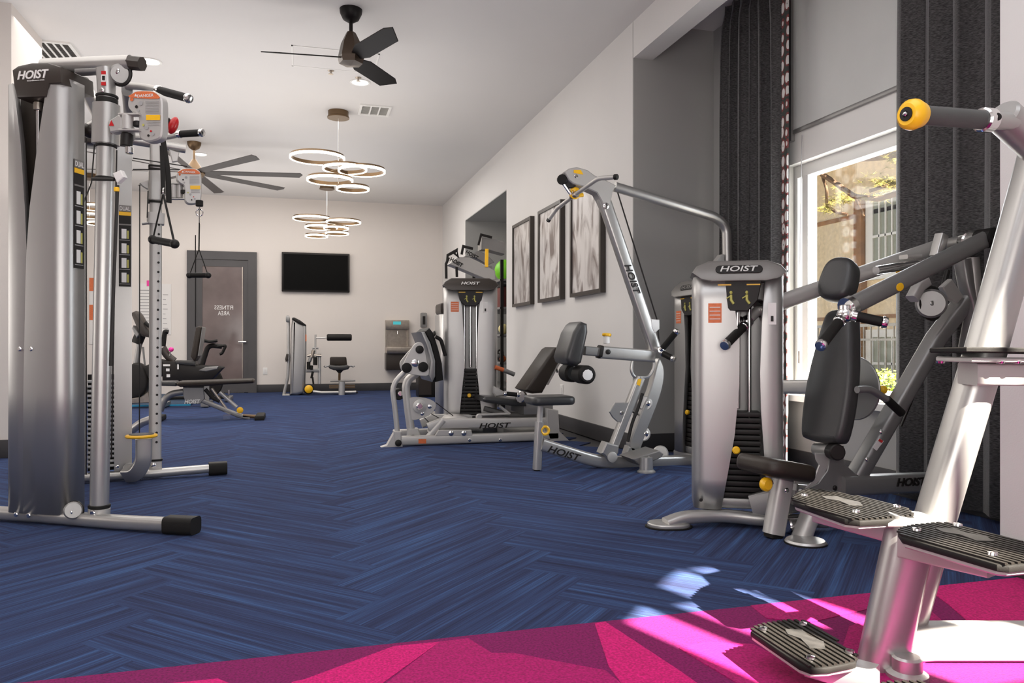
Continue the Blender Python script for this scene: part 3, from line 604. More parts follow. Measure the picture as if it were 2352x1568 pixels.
def tower(par, F, w, d, z0, z1, li, ri, lid='black', txt='white', lw=None, back=True, nplates=14, pk=.42, pin=True, lidh=.115):
    H = z1-z0; zt = z1-lidh*.75
    shroud(F, [(z0+H*f if f < 1 else zt, x*w) for f, x in li], 0, 0, d, .05, 'side_shroud', par)
    shroud(F, [(z0+H*f if f < 1 else zt, w-x*w) for f, x in ri], w, 0, d, .05, 'side_shroud', par)
    MB().fbox(F, .03, w-.03, d*.5, d*.5+.012, z0+.03, z1-lidh, 0).build('rear_guard', 'grey', par)
    MB().fbox(F, .02, w-.02, .03, d-.01, z0+.0, z0+.05, .01).build('stack_base', 'grey', par)
    # lid: flattened hexagon extruded front to back, its face leaning back
    y0, y1 = z1-lidh, z1
    out = [(-.012, y0+.42*lidh), (.03, y0+.1*lidh), (.08, y0), (w-.08, y0), (w-.03, y0+.1*lidh), (w+.012, y0+.42*lidh), (w-.01, y0+.75*lidh), (w-.07, y1), (.07, y1), (.01, y0+.75*lidh)]
    b = MB(); b.prism([F.at(a, -.035-(y1-z)*.0+(z-y0)*.55, z) for a, z in out], F.n*(d-.02), .012, 2); ld = b.build('tower_lid', 'lidb' if lid == 'black' else 'lidg', par)
    up = (Z+F.n*.55).normalized(); c = F.at(w/2, -.038+.55*lidh*.58, y0+lidh*.58)-up.cross(F.ax)*0
    nrm = F.ax.cross(up).normalized(); c = F.at(w*.5, -.037+.55*lidh*.55, y0+lidh*.55)+nrm*.002
    if lid != 'black':
        bb = MB(); bb.pad([(x, y) for x, y in rrect(.21, .042, .02)], c, F.ax, up, .006, .002); bb.build('name_badge', 'black', ld)
    text('HOIST', c+nrm*.0045, F.ax, up, .030, txt, ld, .0015, .25, .012, width=.17)
    # exercise placard under the lid
    zz = y0+.012; tr = [(w*.24, zz), (w*.76, zz), (w*.71, zz-.10), (w*.60, zz-.15), (w*.40, zz-.15), (w*.29, zz-.10)]
    pc = MB().prism([F.at(a, -.004, z) for a, z in tr], F.n*.03, .004, 1).build('placard', 'black', par)
    for s in (-1, 1):
        MB().fbox(F, w*.5+s*w*.16-.03, w*.5+s*w*.16+.03, -.007, -.003, zz-.030, zz-.024).build('yellow_stripe', 'yellow', pc)
        c = F.at(w*.5+s*.035, -.006, zz-.085); bb = MB(); bb.ball(c+Z*.022, .008, 8, (1, .3, 1)); bb.tube([c+Z*.012, c-Z*.012, c-Z*.03+F.ax*.012], .006, 6); bb.tube([c+Z*.008, c+F.ax*(-.02)-Z*.005], .003, 5); bb.build('exercise_figure', 'figure', pc)
    for s in (-1, 1): MB().cyl(F.at(w/2+s*.055, d*.28, z0+.04), F.at(w/2+s*.055, d*.28, z1-lidh), .010, 10).build('guide_rod', 'chrome', par)
    MB().cyl(F.at(w/2, d*.28, z0+H*pk), F.at(w/2, d*.28, z1-lidh), .014, 10).build('selector_rod', 'chrome', par)
    plates(par, F, w/2, d*.30, .22 if w > .4 else .2, .12, z0+.05, nplates, (H*pk-.06)/nplates)
    if pin:
        c = F.at(w/2-.012, .01, z0+H*.24); MB().cyl(c, c+F.n*.06, .006, 8).build('pin_shaft', 'chrome', par); knob(par, c, -F.n, .018, 'yellow', .022, 'selector_pin')
    a0 = li[2][1]*w*.35; MB().fbox(F, a0, a0+w*.15, -.0065, -.003, z1-lidh-.19, z1-lidh-.10).build('warning_sticker', 'orange', par, 'orange warning sticker')
    for i in range(4): MB().fbox(F, a0+.006, a0+w*.15-.006, -.0085, -.006, z1-lidh-.12-.018*i, z1-lidh-.117-.018*i).build('sticker_line', 'paper', par)
    a1 = w-ri[2][1]*w*.72; s_ = MB().fbox(F, a1, a1+w*.09, -.0065, -.003, z1-lidh-.20, z1-lidh-.10).build('white_sticker', 'paper', par, 'white sticker with black symbol'); MB().fbox(F, a1+w*.03, a1+w*.06, -.0085, -.0064, z1-lidh-.185, z1-lidh-.16).build('sticker_symbol', 'black', s_)
M['figure'] = mat('yellow_green_print', (.45, .42, .10), .5)
M['gripg'] = mat('grey_rubber_grip', (.06, .062, .06), .5, 0, .1, 10, .1, 300)
def grip(par, a, b, r, m='rubber', cap=.02, name='hand_grip', caps=True):
    a = V(a); b = V(b); g = MB().cyl(a, b, r, 16, .1).build(name, m, par); d = (b-a).normalized()
    if caps: MB().lathe([(0, 0), (r*1.12, 0), (r*1.2, cap*.4), (r*1.0, cap), (r*.4, cap*1.15), (0, cap*1.15)], b, d, 14).build('end_cap', 'chrome', g)
    MB().cyl(a-d*.012, a+d*.012, r*1.15, 14).build('collar', 'chrome', g); return g
# ================================================================ LEG PRESS
F = Frame(0, 6.28, 0); L = F.crop(860, 600, 3.408)
lp = thing('leg_press', 'seated leg press with round silver foot frame and brown-black backrest', 'exercise machine', F.at(1.4, .3, 0))
n = F.n
for o, nm in ((.03, 'floor_rail'), (.52, 'floor_rail')):
    a = L(205, 1412, 0); c = L(1440, 1372, 0); b = MB(); b.bar([V((a.x, a.y+o, .045)), V((c.x, c.y+o, .045))], .06, .078); r_ = b.build(nm, 'silver2', lp)
    if o < .1:
        MB().prism([L(345, 1390, -.002), L(405, 1390, -.002), L(405, 1425, -.002), L(345, 1425, -.002)], -n*.002).build('warning_sticker', 'orange', r_)
        for x in (745, 985): bolt(r_, L(x, 1398, 0), -n, .014)
for o in (.0, .49):
    pts = [L(50, 1452, o), L(95, 1438, o), L(150, 1340, o), L(210, 1340, o), L(225, 1465, o), L(50, 1465, o)]; MB().prism(pts, n*.06, .006, 1).build('front_foot', 'silver2', lp)
    pts = [L(1350, 1150, o), L(1440, 1165, o), L(1450, 1330, o), L(1530, 1408, o), L(1380, 1415, o), L(1350, 1330, o)]; MB().prism(pts, n*.06, .006, 1).build('rear_foot', 'silver2', lp)
ur = []
for o in (.06, .46):
    b = MB(); b.bar([L(430, 1312, 0)+n*o, L(520, 1275, 0)+n*o, L(1430, 1262, 0)+n*o], .055, .085); ur.append(b.build('carriage_rail', 'silver2', lp))
text('HOIST', L(945, 1284, .03), F.ax, Z, .045, 'black', ur[0], .002, .25, .02, width=.28)
MB().bar([L(400, 1400, .05), L(540, 1240, .05)], .05, .05).build('rail_brace', 'silver2', lp)
b = MB(); b.prism([L(x, y, .0) for x, y in ((500, 1320), (760, 1320), (775, 1370), (470, 1370))], n*.4, .006, 1); b.build('link_housing', 'silver2', lp)
for x in (600, 700): bolt(lp, L(x, 1345, .0), -n, .022)
b = MB(); b.prism([L(x, y, .1) for x, y in ((560, 1258), (590, 1228), (650, 1212), (720, 1218), (770, 1235), (790, 1262))], n*.28, .01, 2); b.build('pulley_cover', 'silver2', lp)
b = MB(); b.box(L(1200, 1338, .3), (.35, .5, .05), None, .006); b.build('cross_plate', 'silver2', lp)
b = MB(); b.tube([L(180, 1345, .03), L(165, 1180, .03), L(135, 965, .03), L(255, 845, .03)], .0215, 14, .09); b.build('front_arm', 'silver2', lp)
b = MB(); b.tube([L(285, 1312, .12), L(262, 1150, .12), L(245, 980, .12), L(262, 925, .12), L(335, 872, .12)], .034, 14, .09); b.build('front_arm', 'silver2', lp)
b = MB(); b.tube([L(300, 1312, .50), L(262, 1150, .50), L(250, 960, .50), L(355, 845, .50)], .0215, 14, .09); b.build('front_arm', 'silver2', lp)
b = MB(); b.bar([L(215, 900, .2), L(330, 830, .2)], .04, .05); b.build('arm_link', 'silver2', lp)
MB().prism([L(150, 1330, -.01), L(212, 1330, -.01), L(215, 1430, -.01), L(160, 1440, -.01)], n*.08, .008, 1).build('pivot_bracket', 'silver2', lp); knob(lp, L(186, 1420, -.01), -n, .050*.5*2*.55, 'black', .02, 'pivot_cap')
MB().prism([L(268, 1310, .08), L(345, 1308, .08), L(375, 1400, .08), L(262, 1400, .08)], n*.1, .008, 1).build('pivot_bracket', 'silver2', lp); knob(lp, L(300, 1384, .08), -n, .030, 'black', .03, 'pivot_cap')
MB().cyl(L(192, 1040, .2), L(192, 1040, .2)+n*.06, .05, 18).build('black_roller', 'black', lp); MB().cyl(L(205, 1035, .17), L(205, 1035, .17)+n*.03, .022, 12).build('roller_axle', 'chrome', lp)
def arc(pts, k=3):      # closed Catmull-Rom outline
    out = []; m = len(pts)
    for i in range(m):
        p0, p1, p2, p3 = [V((*pts[(i+j-1) % m], 0)) for j in range(4)]
        for t in range(k):
            t = t/k; q = .5*((2*p1)+(p2-p0)*t+(2*p0-5*p1+4*p2-p3)*t*t+(3*p1-p0-3*p2+p3)*t**3); out.append((q.x, q.y))
    return out
pl = MB(); pl.prism([L(x, y, -.01) for x, y in arc([(300, 665), (345, 632), (385, 655), (412, 780), (430, 888), (330, 892), (240, 868), (218, 830), (240, 770)])], n*.02, .004, 1); pl = pl.build('cam_plate', 'silver2', lp)
pl2 = MB(); pl2.prism([L(x, y, .42) for x, y in arc([(280, 690), (330, 655), (385, 675), (412, 790), (430, 888), (330, 892), (225, 868), (198, 800), (220, 760)])], n*.02, .004, 1); pl2.build('cam_plate', 'silver2', lp)
for x, y, r, m in ((353, 690, .034, 'black'), (318, 795, .032, 'chrome'), (381, 826, .042, 'rubber'), (252, 833, .042, 'rubber')): knob(lp, L(x, y, -.01), -n, r, m, .015, 'pivot_cap')
pl = MB(); pl.prism([L(x, y, .09) for x, y in arc([(262, 1080), (330, 1062), (420, 1075), (476, 1105), (478, 1150), (430, 1205), (350, 1235), (285, 1238), (268, 1160)])], n*.02, .004, 1); pl.build('lower_plate', 'silver2', lp)
knob(lp, L(353, 1133, .09), -n, .058, 'silver2', .02, 'pivot_cap'); bolt(lp, L(353, 1133, .07), -n, .03, 'chrome', .02); bolt(lp, L(432, 1136, .09), -n, .018); bolt(lp, L(374, 1190, .09), -n, .018)
fpn = MB(); fpn.prism([L(x, y, -.02) for x, y in ((365, 552), (395, 552), (440, 640), (478, 780), (478, 900), (455, 945), (425, 890), (440, 780), (405, 650))], n*.60, .01, 2); fpn = fpn.build('foot_platform', 'grey', lp)
b = MB(); b.prism([L(x, y, .02) for x, y in ((398, 548), (430, 520), (462, 560), (500, 680), (530, 800), (540, 930), (480, 945), (478, 790), (442, 640))], n*.52, .012, 2); b.build('platform_tread', 'rubber', fpn)
b = MB(); b.tube([L(478, 590, .0), L(520, 610, .0), L(556, 740, .0)], .016, 10, .05); b.build('platform_handle', 'rubber', lp)
for o in (.0,): MB().tube([L(480, 1105, .2), L(625, 1215, .2)], .004, 6).build('cable', 'black', lp); MB().tube([L(388, 1220, .15), L(470, 1305, .15)], .004, 6).build('cable', 'black', lp); MB().tube([L(430, 1185, .25), L(540, 1245, .25)], .004, 6).build('cable', 'black', lp)
b = MB(); b.prism([L(x, y, .06) for x, y in ((1180, 1008), (1290, 850), (1400, 690), (1428, 672), (1460, 680), (1478, 705), (1472, 745), (1400, 880), (1318, 1030), (1240, 1036))], n*.36, .025, 4); bp = b.build('backrest', 'vinylb', lp)
b = MB(); b.bar([L(1345, 960, .24), L(1455, 760, .24)], .06, .03); b.build('back_frame', 'silver2', lp); bolt(lp, L(1428, 855, .1), F.ax, .02)
b = MB(); b.prism([L(x, y, .05) for x, y in ((850, 1075), (870, 1060), (950, 1065), (1190, 1085), (1195, 1135), (1100, 1135), (900, 1110), (852, 1098))], n*.40, .02, 3); b.build('seat', 'vinyl', lp)
b = MB(); b.tube([L(820, 1200, .1), L(1050, 1192, .1)], .012, 10); b.build('release_rod', 'silver2', lp); knob(lp, L(815, 1215, .08), -n, .028, 'silver2', .03, 'rod_end'); MB().prism([L(805, 1195, .09), L(825, 1195, .09), L(825, 1275, .09), L(805, 1275, .09)], n*.02).build('rod_bracket', 'silver2', lp)
b = MB(); b.bar([L(860, 1150, .3), L(1050, 1200, .3), L(1260, 1200, .3)], .04, .045); b.build('seat_carriage', 'grey', lp); MB().tube([L(975, 1130, .1), L(1060, 1195, .1)], .013, 8).build('seat_link', 'silver2', lp)
b = MB(); b.fbox(F, L(1190, 1240).x, L(1420, 1240).x, .08, .5, L(0, 1240, 0).z, L(0, 1130, 0).z, .01); b.build('seat_base', 'grey', lp)
b = MB(); b.cyl(L(1140, 1060, -.02), L(1170, 1060, -.02)+n*.04, .05, 14); b.build('seat_pivot', 'chrome', lp); grip(lp, L(1125, 1044, .0), L(1030, 1035, .0), .019)
MB().prism([L(x, y, .1) for x, y in ((935, 975), (1020, 1020), (1025, 1050), (950, 1060), (930, 1030))], n*.05, .01, 1).build('handle_bracket', 'silver2', lp)
b = MB(); b.tube([L(945, 828, .35), L(1010, 850, .35)], .02, 10); b.build('adjust_lever', 'orange', lp); b = MB(); b.tube([L(1010, 850, .35), L(1095, 885, .35)], .021, 10); b.build('lever_grip', 'grey', lp)
FT_ = Frame(1.233, 6.72, -11)
prof = [(0, .26), (.15, .30), (.40, .375), (.60, .37), (.80, .34), (1, .27)]
tower(lp, FT_, .48, .34, .05, 1.436, prof, prof, 'black', 'white', nplates=16, pk=.42)
# ================================================================ rear tower behind the leg press
rt = thing('weight_tower', 'silver weight tower half hidden behind the leg press tower', 'exercise machine', (1.45, 8.5, 0))
FR = Frame(1.42, 8.45, -90+180); 
b = MB(); FR = Frame(1.395, 7.75, 0)
shroud(FR, [(.05, .16), (.7, .19), (1.15, .17)], 0, 0, .35, .05, 'side_shroud', rt); MB().fbox(FR, .0, .42, .02, .34, 1.15, 1.27, .03).build('tower_lid', 'lidb', rt); MB().fbox(FR, .02, .40, .05, .33, 0, .05).build('tower_base', 'silver2', rt); MB().fbox(FR, .1, .35, .05, .25, .05, .7, .01).build('weight_stack', 'black', rt)
MB().tube([P(1022, 708, 8.3), P(1006, 716, 8.25), P(1010, 728, 8.3)], .022, 10, .05).build('hand_grip', 'rubber', rt)
MB().tube([P(1018, 780, 8.3), P(1000, 760, 8.2), P(992, 775, 8.1)], .02, 10, .05).build('hand_grip', 'rubber', rt)
# black box on the far floor
t = thing('black_bin', 'small black box on the floor behind the leg press', 'box', zp(985, 912)); q = zp(985, 912); bx('body', 'black', t, (q.x-.16, q.y, 0), (q.x+.17, q.y+.3, .36), .02); bx('front_panel', 'lidb', t, (q.x-.15, q.y-.01, .04), (q.x+.04, q.y, .32)); bx('lid', 'black', t, (q.x-.17, q.y-.01, .36), (q.x+.18, q.y+.31, .385), .008)
# ================================================================ TRAY RACK + storage shelves in the recess
tr = thing('tilted_step_rack', 'rack of three tilted grey boards with black hooks above the leg press tower', 'rack', V((2.05, 9.0, 0)))
FK = Frame(0, 8.2, 0); K = FK.crop(1020, 420, 5.6); FK2 = Frame(0, 8.6, 0); K2 = FK2.crop(1020, 420, 5.6)
for fr, pts, m in ((K, [(60, 1045), (180, 950), (330, 955), (480, 1030), (660, 1130), (660, 1240), (590, 1258), (480, 1215), (180, 1090)], 'silver2'), (K2, [(225, 960), (370, 900), (450, 870), (560, 930), (650, 1020), (560, 1060), (400, 960)], 'grey'), (K2, [(470, 860), (480, 700), (620, 712), (740, 750), (780, 760), (780, 920), (700, 900), (560, 860)], 'grey')):
    b = MB(); b.prism([fr(x, y) for x, y in pts], V((0, .16, 0)), .008, 1); b.build('tilted_board', m, tr)
for fr, pts in ((K, [(40, 1010), (45, 930), (175, 860), (178, 950), (130, 900)]), (K, [(225, 920), (245, 815), (370, 845)]), (K2, [(440, 800), (475, 665), (615, 700)]), (K, [(160, 1080), (165, 1210)]), (K, [(28, 1230), (25, 1040), (60, 960)])):
    b = MB(); b.bar([fr(x, y, -.02) for x, y in pts], .02, .028); b.build('hook', 'black', tr)
for x, y, in ((310, 905), (110, 1000)):
    sl = math.radians(-28); text('HOIST', K(x+50, y+20, -.012), V((math.cos(sl), 0, math.sin(sl))), V((-math.sin(sl), 0, math.cos(sl))), .045, 'black', tr, .003, 0, .03, width=.15)
for x0, z1_ in ((1.80, 1.6), (2.1, 1.75)): bx('post', 'grey', tr, (x0, 8.62, 0), (x0+.05, 8.67, z1_))
bx('foot', 'grey', tr, (1.3, 8.45, 0), (2.2, 8.9, .05), .01)
ts = thing('yellow_strap', 'yellow strap hanging over the tilted boards', 'strap', K(560, 1080)); MB().bar([K2(550, 850, -.1), K(545, 1080, -.01)], .04, .006).build('strap', 'yellow', ts)
sr = thing('storage_rack', 'dark shelf rack with small gym kit inside the far wall recess', 'rack', (2.75, 10.3, 0)); SX0, SX1, SY0, SY1 = 2.56, 3.10, 9.72, 11.4
for x in (SX0, SX1):
    for y in (SY0, SY1): bx('upright', 'black', sr, (x-.02, y-.02, 0), (x+.02, y+.02, 1.95))
SZ = [.26, .60, .97, 1.33, 1.70]
for z in SZ: bx('shelf', 'grey', sr, (SX0-.02, SY0-.02, z-.03), (SX1+.02, SY1+.02, z), .004)
def sball(x, y, z, r, m, lb, grp=None, cat='ball'):
    t = thing('medicine_ball' if cat == 'ball' else 'kettlebell', lb, cat, (x, y, z), grp); MB().ball((x, y, z+r), r, 20).build('ball', m, t)
    if cat != 'ball': MB().tube([V((x-r*.6, y, z+r*1.6)), V((x-r*.6, y, z+r*2.6)), V((x+r*.6, y, z+r*2.6)), V((x+r*.6, y, z+r*1.6))], r*.2, 8, r*.5).build('handle', 'black', t)
q = yp(1166, 614, 10.2); sball(2.74, 10.2, 1.70, .155, 'green', 'bright green ball on the top shelf of the recess rack')
b2 = thing('storage_box', 'dark red box on the second shelf of the recess rack', 'box', (2.68, 9.8, 1.33)); bx('box_body', mat('dark_red', (.14, .02, .015), .5), b2, (2.58, 9.74, 1.331), (2.78, 10.03, 1.60), .01); bx('lid', 'black', b2, (2.57, 9.73, 1.60), (2.79, 10.04, 1.63), .006)
sball(2.62, 9.86, .97, .07, mat('cream', (.75, .65, .3), .5), 'cream ball on the middle shelf of the recess rack'); sball(2.76, 9.86, .97, .05, 'blue', 'blue ball on the middle shelf of the recess rack')
for i, (x, m, r) in enumerate(((2.59, 'orange', .043), (2.68, 'yellow', .043), (2.77, 'figure', .043))): sball(x, 9.78, .60, r, m, ('orange', 'yellow', 'olive')[i]+' small ball on the lower shelf of the recess rack')
for i, x in enumerate((2.62, 2.76)): sball(x, 10.02, .60, .06, 'black', ('left', 'right')[i]+' of two black kettlebells on the lower rack shelf', None, 'kettlebell')
sball(2.75, 9.9, .26, .08, 'red', 'red ball on the bottom shelf of the recess rack')
bx('rack_base', 'black', sr, (SX0-.02, SY0, .0), (SX1+.02, SY1, .05))
# ================================================================ LAT PULLDOWN
F = Frame(0, 4.85, 0); S = F.crop(1180, 360, 2.063); n = F.n
lt = thing('lat_pulldown', 'silver lat pulldown with tall leaning mast, bent bar and round rollers', 'exercise machine', F.at(2.2, 0, 0))
b = MB(); b.bar([S(420, 185), S(672, 925)], .085, .074, up=F.n, r=.02); ms = b.build('mast', 'silver', lt)
a = S(420, 185); c = S(672, 925); dm = (a-c).normalized(); text('HOIST', S(563, 580, -.046)+F.ax*.0, -dm, F.n.cross(dm) if (F.n.cross(dm)).x > 0 else -F.n.cross(dm), .050, 'black', ms, .002, .25, .02, width=.22)
b = MB(); b.prism([S(x, y, -.05) for x, y in ((240, 72), (262, 55), (300, 48), (350, 62), (385, 88), (440, 112), (485, 135), (470, 165), (456, 235), (434, 248), (415, 205), (395, 170), (330, 140), (285, 128), (262, 110))], n*.10, .006, 1); hd = b.build('head_plate', 'silver2', lt)
MB().prism([S(x, y, -.054) for x, y in ((285, 62), (318, 62), (330, 84), (285, 76))], n*.004).build('yellow_sticker', 'yellow', hd); bolt(hd, S(437, 232, -.05), -n, .022); bolt(hd, S(295, 92, -.05), -n, .014)
MB().cyl(S(264, 108, -.025), S(264, 108, .025), .060, 24).build('pulley', 'black', lt); MB().cyl(S(229, 108, -.03), S(229, 108, .03), .035, 14).build('cable_stop', 'rubber', lt)
MB().tube([S(233, 122, 0), S(262, 165, 0), S(272, 178, 0)], .012, 8).build('carabiner', 'chrome', lt)
b = MB(); b.tube([S(478, 142), S(960, 287), S(1008, 335), S(1012, 520)], .034, 16, .22); b.build('overhead_beam', 'silver', lt)
b = MB(); b.prism([S(x, y, -.03) for x, y in ((955, 500), (985, 462), (1000, 462), (1000, 505))], n*.06, .004, 1); b.build('beam_gusset', 'silver2', lt)
lb = thing('lat_bar', 'bent chrome pull bar hanging on yellow clip from the pulldown head', 'pull bar', S(290, 185))
MB().tube([S(165, 300, .50), S(205, 245, .42), S(290, 180, 0), S(402, 102, -.42), S(484, 96, -.50)], .0145, 12, .03).build('bar', 'silver2', lb)
MB().cyl(S(476, 96, -.49), S(492, 95, -.51), .018, 12).build('end_cap', 'rubber', lb); MB().cyl(S(170, 293, .49), S(162, 305, .51), .016, 12).build('end_cap', 'rubber', lb)
MB().torus(S(290, 172, 0), .032, .011, n, 18, 6).build('clip', 'yellow', lb); MB().tube([S(283, 150, 0), S(300, 185, 0), S(328, 180, 0)], .014, 8, .02).build('clip', 'yellow', lb); MB().cyl(S(272, 188, .03), S(300, 176, -.03), .022, 12).build('centre_collar', 'steel', lb)
MB().tube([S(492, 168), S(680, 775)], .005, 6).build('cable', 'black', lt); MB().tube([S(684, 820), S(690, 905)], .005, 6).build('cable', 'black', lt)
b = MB(); b.prism([S(x, y, -.04) for x, y in ((650, 768), (692, 772), (692, 815), (668, 838), (652, 808))], n*.05, .006, 1); b.build('cable_guide', 'white', lt)
b = MB(); b.bar([S(405, 925), S(660, 945)], .075, .085, up=Z, r=.015); b.build('thigh_pad_arm', 'silver', lt); b = MB(); b.bar([S(335, 918), S(410, 925)], .055, .062, r=.01); b.build('inner_tube', 'grey', lt); MB().bar([S(400, 922), S(414, 925)], .08, .09).build('tube_collar', 'black', lt)
bolt(lt, S(447, 924, -.038), -n, .018, 'black'); MB().cyl(S(440, 885), S(440, 845), .022, 12).build('pin_stem', 'white', lt); MB().cyl(S(440, 850), S(441, 836), .032, 16).build('pin_knob', 'yellow', lt)
b = MB(); b.prism([S(x, y, -.14) for x, y in ((308, 792), (325, 780), (352, 790), (355, 830), (325, 975), (302, 992), (258, 978), (248, 952), (258, 915), (285, 830))], n*.28, .03, 4); b.build('chest_pad', 'vinyl', lt)
for x, y, o0, o1 in ((350, 1030, -.20, -.04), (300, 1024, .06, .22)):
    rl_ = MB().cyl(S(350, 1033, -.20)+n*(o0+.20), S(350, 1033, -.20)+n*(o1+.20), .062, 22, .25).build('thigh_roller', 'rubber', lt)
bolt(rl_, S(350, 1033, -.20)+n*(-.001), -n, .036, 'white', .004); MB().bar([S(295, 985, 0), S(300, 1020, 0)], .04, .03).build('roller_bracket', 'silver', lt)
for p0, p1 in (((702, 912), (768, 832)), ((704, 930), (752, 954))): grip(lt, S(*p0, -.08), S(*p1, -.16), .021)
MB().cyl(S(700, 915, .05), S(700, 915, -.09), .026, 14).build('handle_boss', 'chrome', lt)
b = MB(); b.tube([S(562, 965), S(555, 1015), S(572, 1045), S(640, 1045), S(664, 1005), S(664, 965)], .011, 8, .04); b.build('frame_loop', 'silver', lt)
MB().bar([S(600, 1045, -.02), S(470, 1375, -.02)], .055, .065, up=F.n, r=.01).build('lower_post', 'silver', lt)
MB().prism([S(590, 1052, -.056), S(606, 1052, -.056), S(598, 1085, -.056), S(582, 1078, -.056)], n*.003).build('yellow_sticker', 'yellow', lt)
b = MB(); b.prism([S(x, y, .0) for x, y in arc([(692, 955), (712, 995), (714, 1050), (700, 1120), (668, 1210), (628, 1310), (590, 1405), (548, 1372), (575, 1290), (610, 1200), (645, 1110), (665, 1040), (678, 990)])], n*.07, .008, 1); b.build('curved_post', 'silver', lt)
b = MB(); b.prism([S(x, y, -.05) for x, y in ((480, 1165), (545, 1165), (512, 1258), (492, 1255), (470, 1235), (454, 1208))], n*.02, .004, 1); b.build('cam_plate', 'silver', lt); bolt(lt, S(512, 1212, -.05), -n, .014)
for x, y in ((622, 1168), (612, 1312)): MB().cyl(S(x, y, .01), S(x, y, .05), .052, 22).build('pulley', 'silver2', lt); bolt(lt, S(x+16, y, -.0), -n, .018)
MB().tube([S(480, 1175, .05), S(640, 1240, .05)], .006, 6).build('link_rod', 'black', lt); MB().tube([S(610, 1120, .0), S(590, 1190, .0), S(560, 1260, 0), S(540, 1350, 0)], .012, 8, .05).build('drive_belt', 'black', lt)
b = MB(); b.prism([S(x, y, -.06) for x, y in ((415, 1405), (440, 1352), (500, 1368), (498, 1400), (478, 1440), (450, 1440), (430, 1415))], n*.10, .01, 1); b.build('pivot_bracket', 'silver', lt); knob(lt, S(466, 1422, -.06), -n, .036, 'silver2', .012, 'pivot_cap')
b = MB(); b.prism([S(x, y, .0) for x, y in ((545, 1370), (575, 1375), (590, 1405), (570, 1432), (520, 1440))], n*.08, .01, 1); b.build('pivot_bracket', 'silver', lt)
b = MB(); pts = [S(130, 1362), S(400, 1446), S(560, 1448), S(850, 1440)]; b.bar(pts, .075, .085, .25, r=.02); rl_ = b.build('floor_rail', 'silver', lt)
dd = (S(300, 1415)-S(180, 1378)).normalized(); text('HOIST', S(241, 1405, -.0385), dd, n.cross(dd)*(-1 if n.cross(dd).z < 0 else 1), .046, 'black', rl_, .002, .25, .02, width=.24)
b = MB(); b.bar([S(126, 1180), S(122, 1262)], .035, .035); b.build('inner_post', 'silver2', lt); b = MB(); b.bar([S(122, 1255), S(110, 1480)], .055, .055, up=F.n); b.build('seat_post', 'silver', lt); MB().cyl(S(109, 1476), V((S(108, 1498).x, S(108, 1498).y, 0)), .022, 12).build('rubber_foot', 'rubber', lt)
MB().torus(S(148, 1296, -.02), .026, .010, n, 18, 6).build('yellow_ring_pin', 'yellow', lt)
b = MB(); b.pad(rrect(.30, .26, .05, 5), S(168, 1151, 0), F.ax, n, .058, .022); b.build('seat', 'vinyl', lt)
b = MB(); b.prism([S(x, y, -.25) for x, y in ((562, 1432), (690, 1392), (712, 1408), (700, 1425), (605, 1466))], n*.22, .006, 1); sp = b.build('foot_plate', 'lidg', lt)
q = S(628, 1500, -.25); MB().lathe([(.06, 0), (.06, .008), (.045, .02), (.042, .10), (0, .10)], V((q.x, q.y, 0)), Z, 20).build('pedestal', 'silver', lt); MB().bar([V((q.x, q.y, .09)), V((q.x+.02, q.y+.22, .07))], .05, .04).build('pedestal_arm', 'silver', lt)
MB().cyl(S(695, 1405, .03), S(695, 1405, .07), .056, 24).build('pulley', 'silver2', lt)
FT2 = Frame(2.66, 5.13, -90)
pr2 = [(0, .30), (.2, .34), (.5, .42), (.7, .40), (.85, .36), (1, .3)]
tower(lt, FT2, .48, .30, .06, 1.30, pr2, pr2, 'grey', 'lidg', nplates=14)
MB().fbox(FT2, -.02, .50, .02, .30, 0, .06, .01).build('tower_base', 'silver', lt)
# ================================================================ CHEST PRESS
FC = Frame(2.01, 2.908, 8); T_ = FC.crop(1480, 520, 2.063); U = FC.crop(1800, 520, 2.375); n = FC.n; ax = FC.ax
cp = thing('chest_press', 'silver seated press with black backrest, head pad and long overhead arms', 'exercise machine', FC.at(0, 0, 0))
FT3 = Frame(1.772, 3.20, -27)
pl_ = [(0, .30), (.12, .36), (.30, .45), (.50, .50), (.68, .50), (.84, .44), (1, .40)]; pr_ = [(0, .16), (.15, .2), (.4, .25), (.55, .26), (.75, .24), (1, .2)]
tower(cp, FT3, .40, .30, .079, 1.235, pl_, pr_, 'grey', 'silver2', nplates=15, pk=.40, lidh=.10)
bolt(cp, FT3.at(.03, .0, .12), -FT3.n, .008, 'black')
b = MB(); b.bar([P(1530, 1203, 3.50), P(1568, 1188, 3.52), P(1660, 1182, 3.55), P(1760, 1194, 3.50), P(1900, 1196, 3.45)], .075, .055, .1, r=.02); b.build('base_tube', 'silver', cp)
q = zp(1536, 1210); MB().pad(arc([(-.10, 0), (-.07, -.055), (0, -.07), (.07, -.055), (.10, 0), (.07, .055), (0, .07), (-.07, .055)]), q+V((.0, .0, .012)), V((CT, -ST, 0)), V((ST, CT, 0)), .022, .006).build('foot_plate', 'silver', cp); MB().pad(arc([(-.11, 0), (-.075, -.06), (0, -.075), (.075, -.06), (.11, 0), (.075, .06), (0, .075), (-.075, .06)]), q+V((0, 0, .004)), V((CT, -ST, 0)), V((ST, CT, 0)), .008, .002).build('foot_pad', 'rubber', cp)
MB().bar([FT3.at(.26, .02, .10), FT3.at(.40, -.02, .14), P(1840, 1150, 3.55)], .05, .10, r=.01).build('base_channel', 'grey', cp)
b = MB(); b.bar([P(1797, 888, 3.95), P(1915, 888, 3.6)], .075, .07, r=.015); b.build('cross_tube', 'silver2', cp)
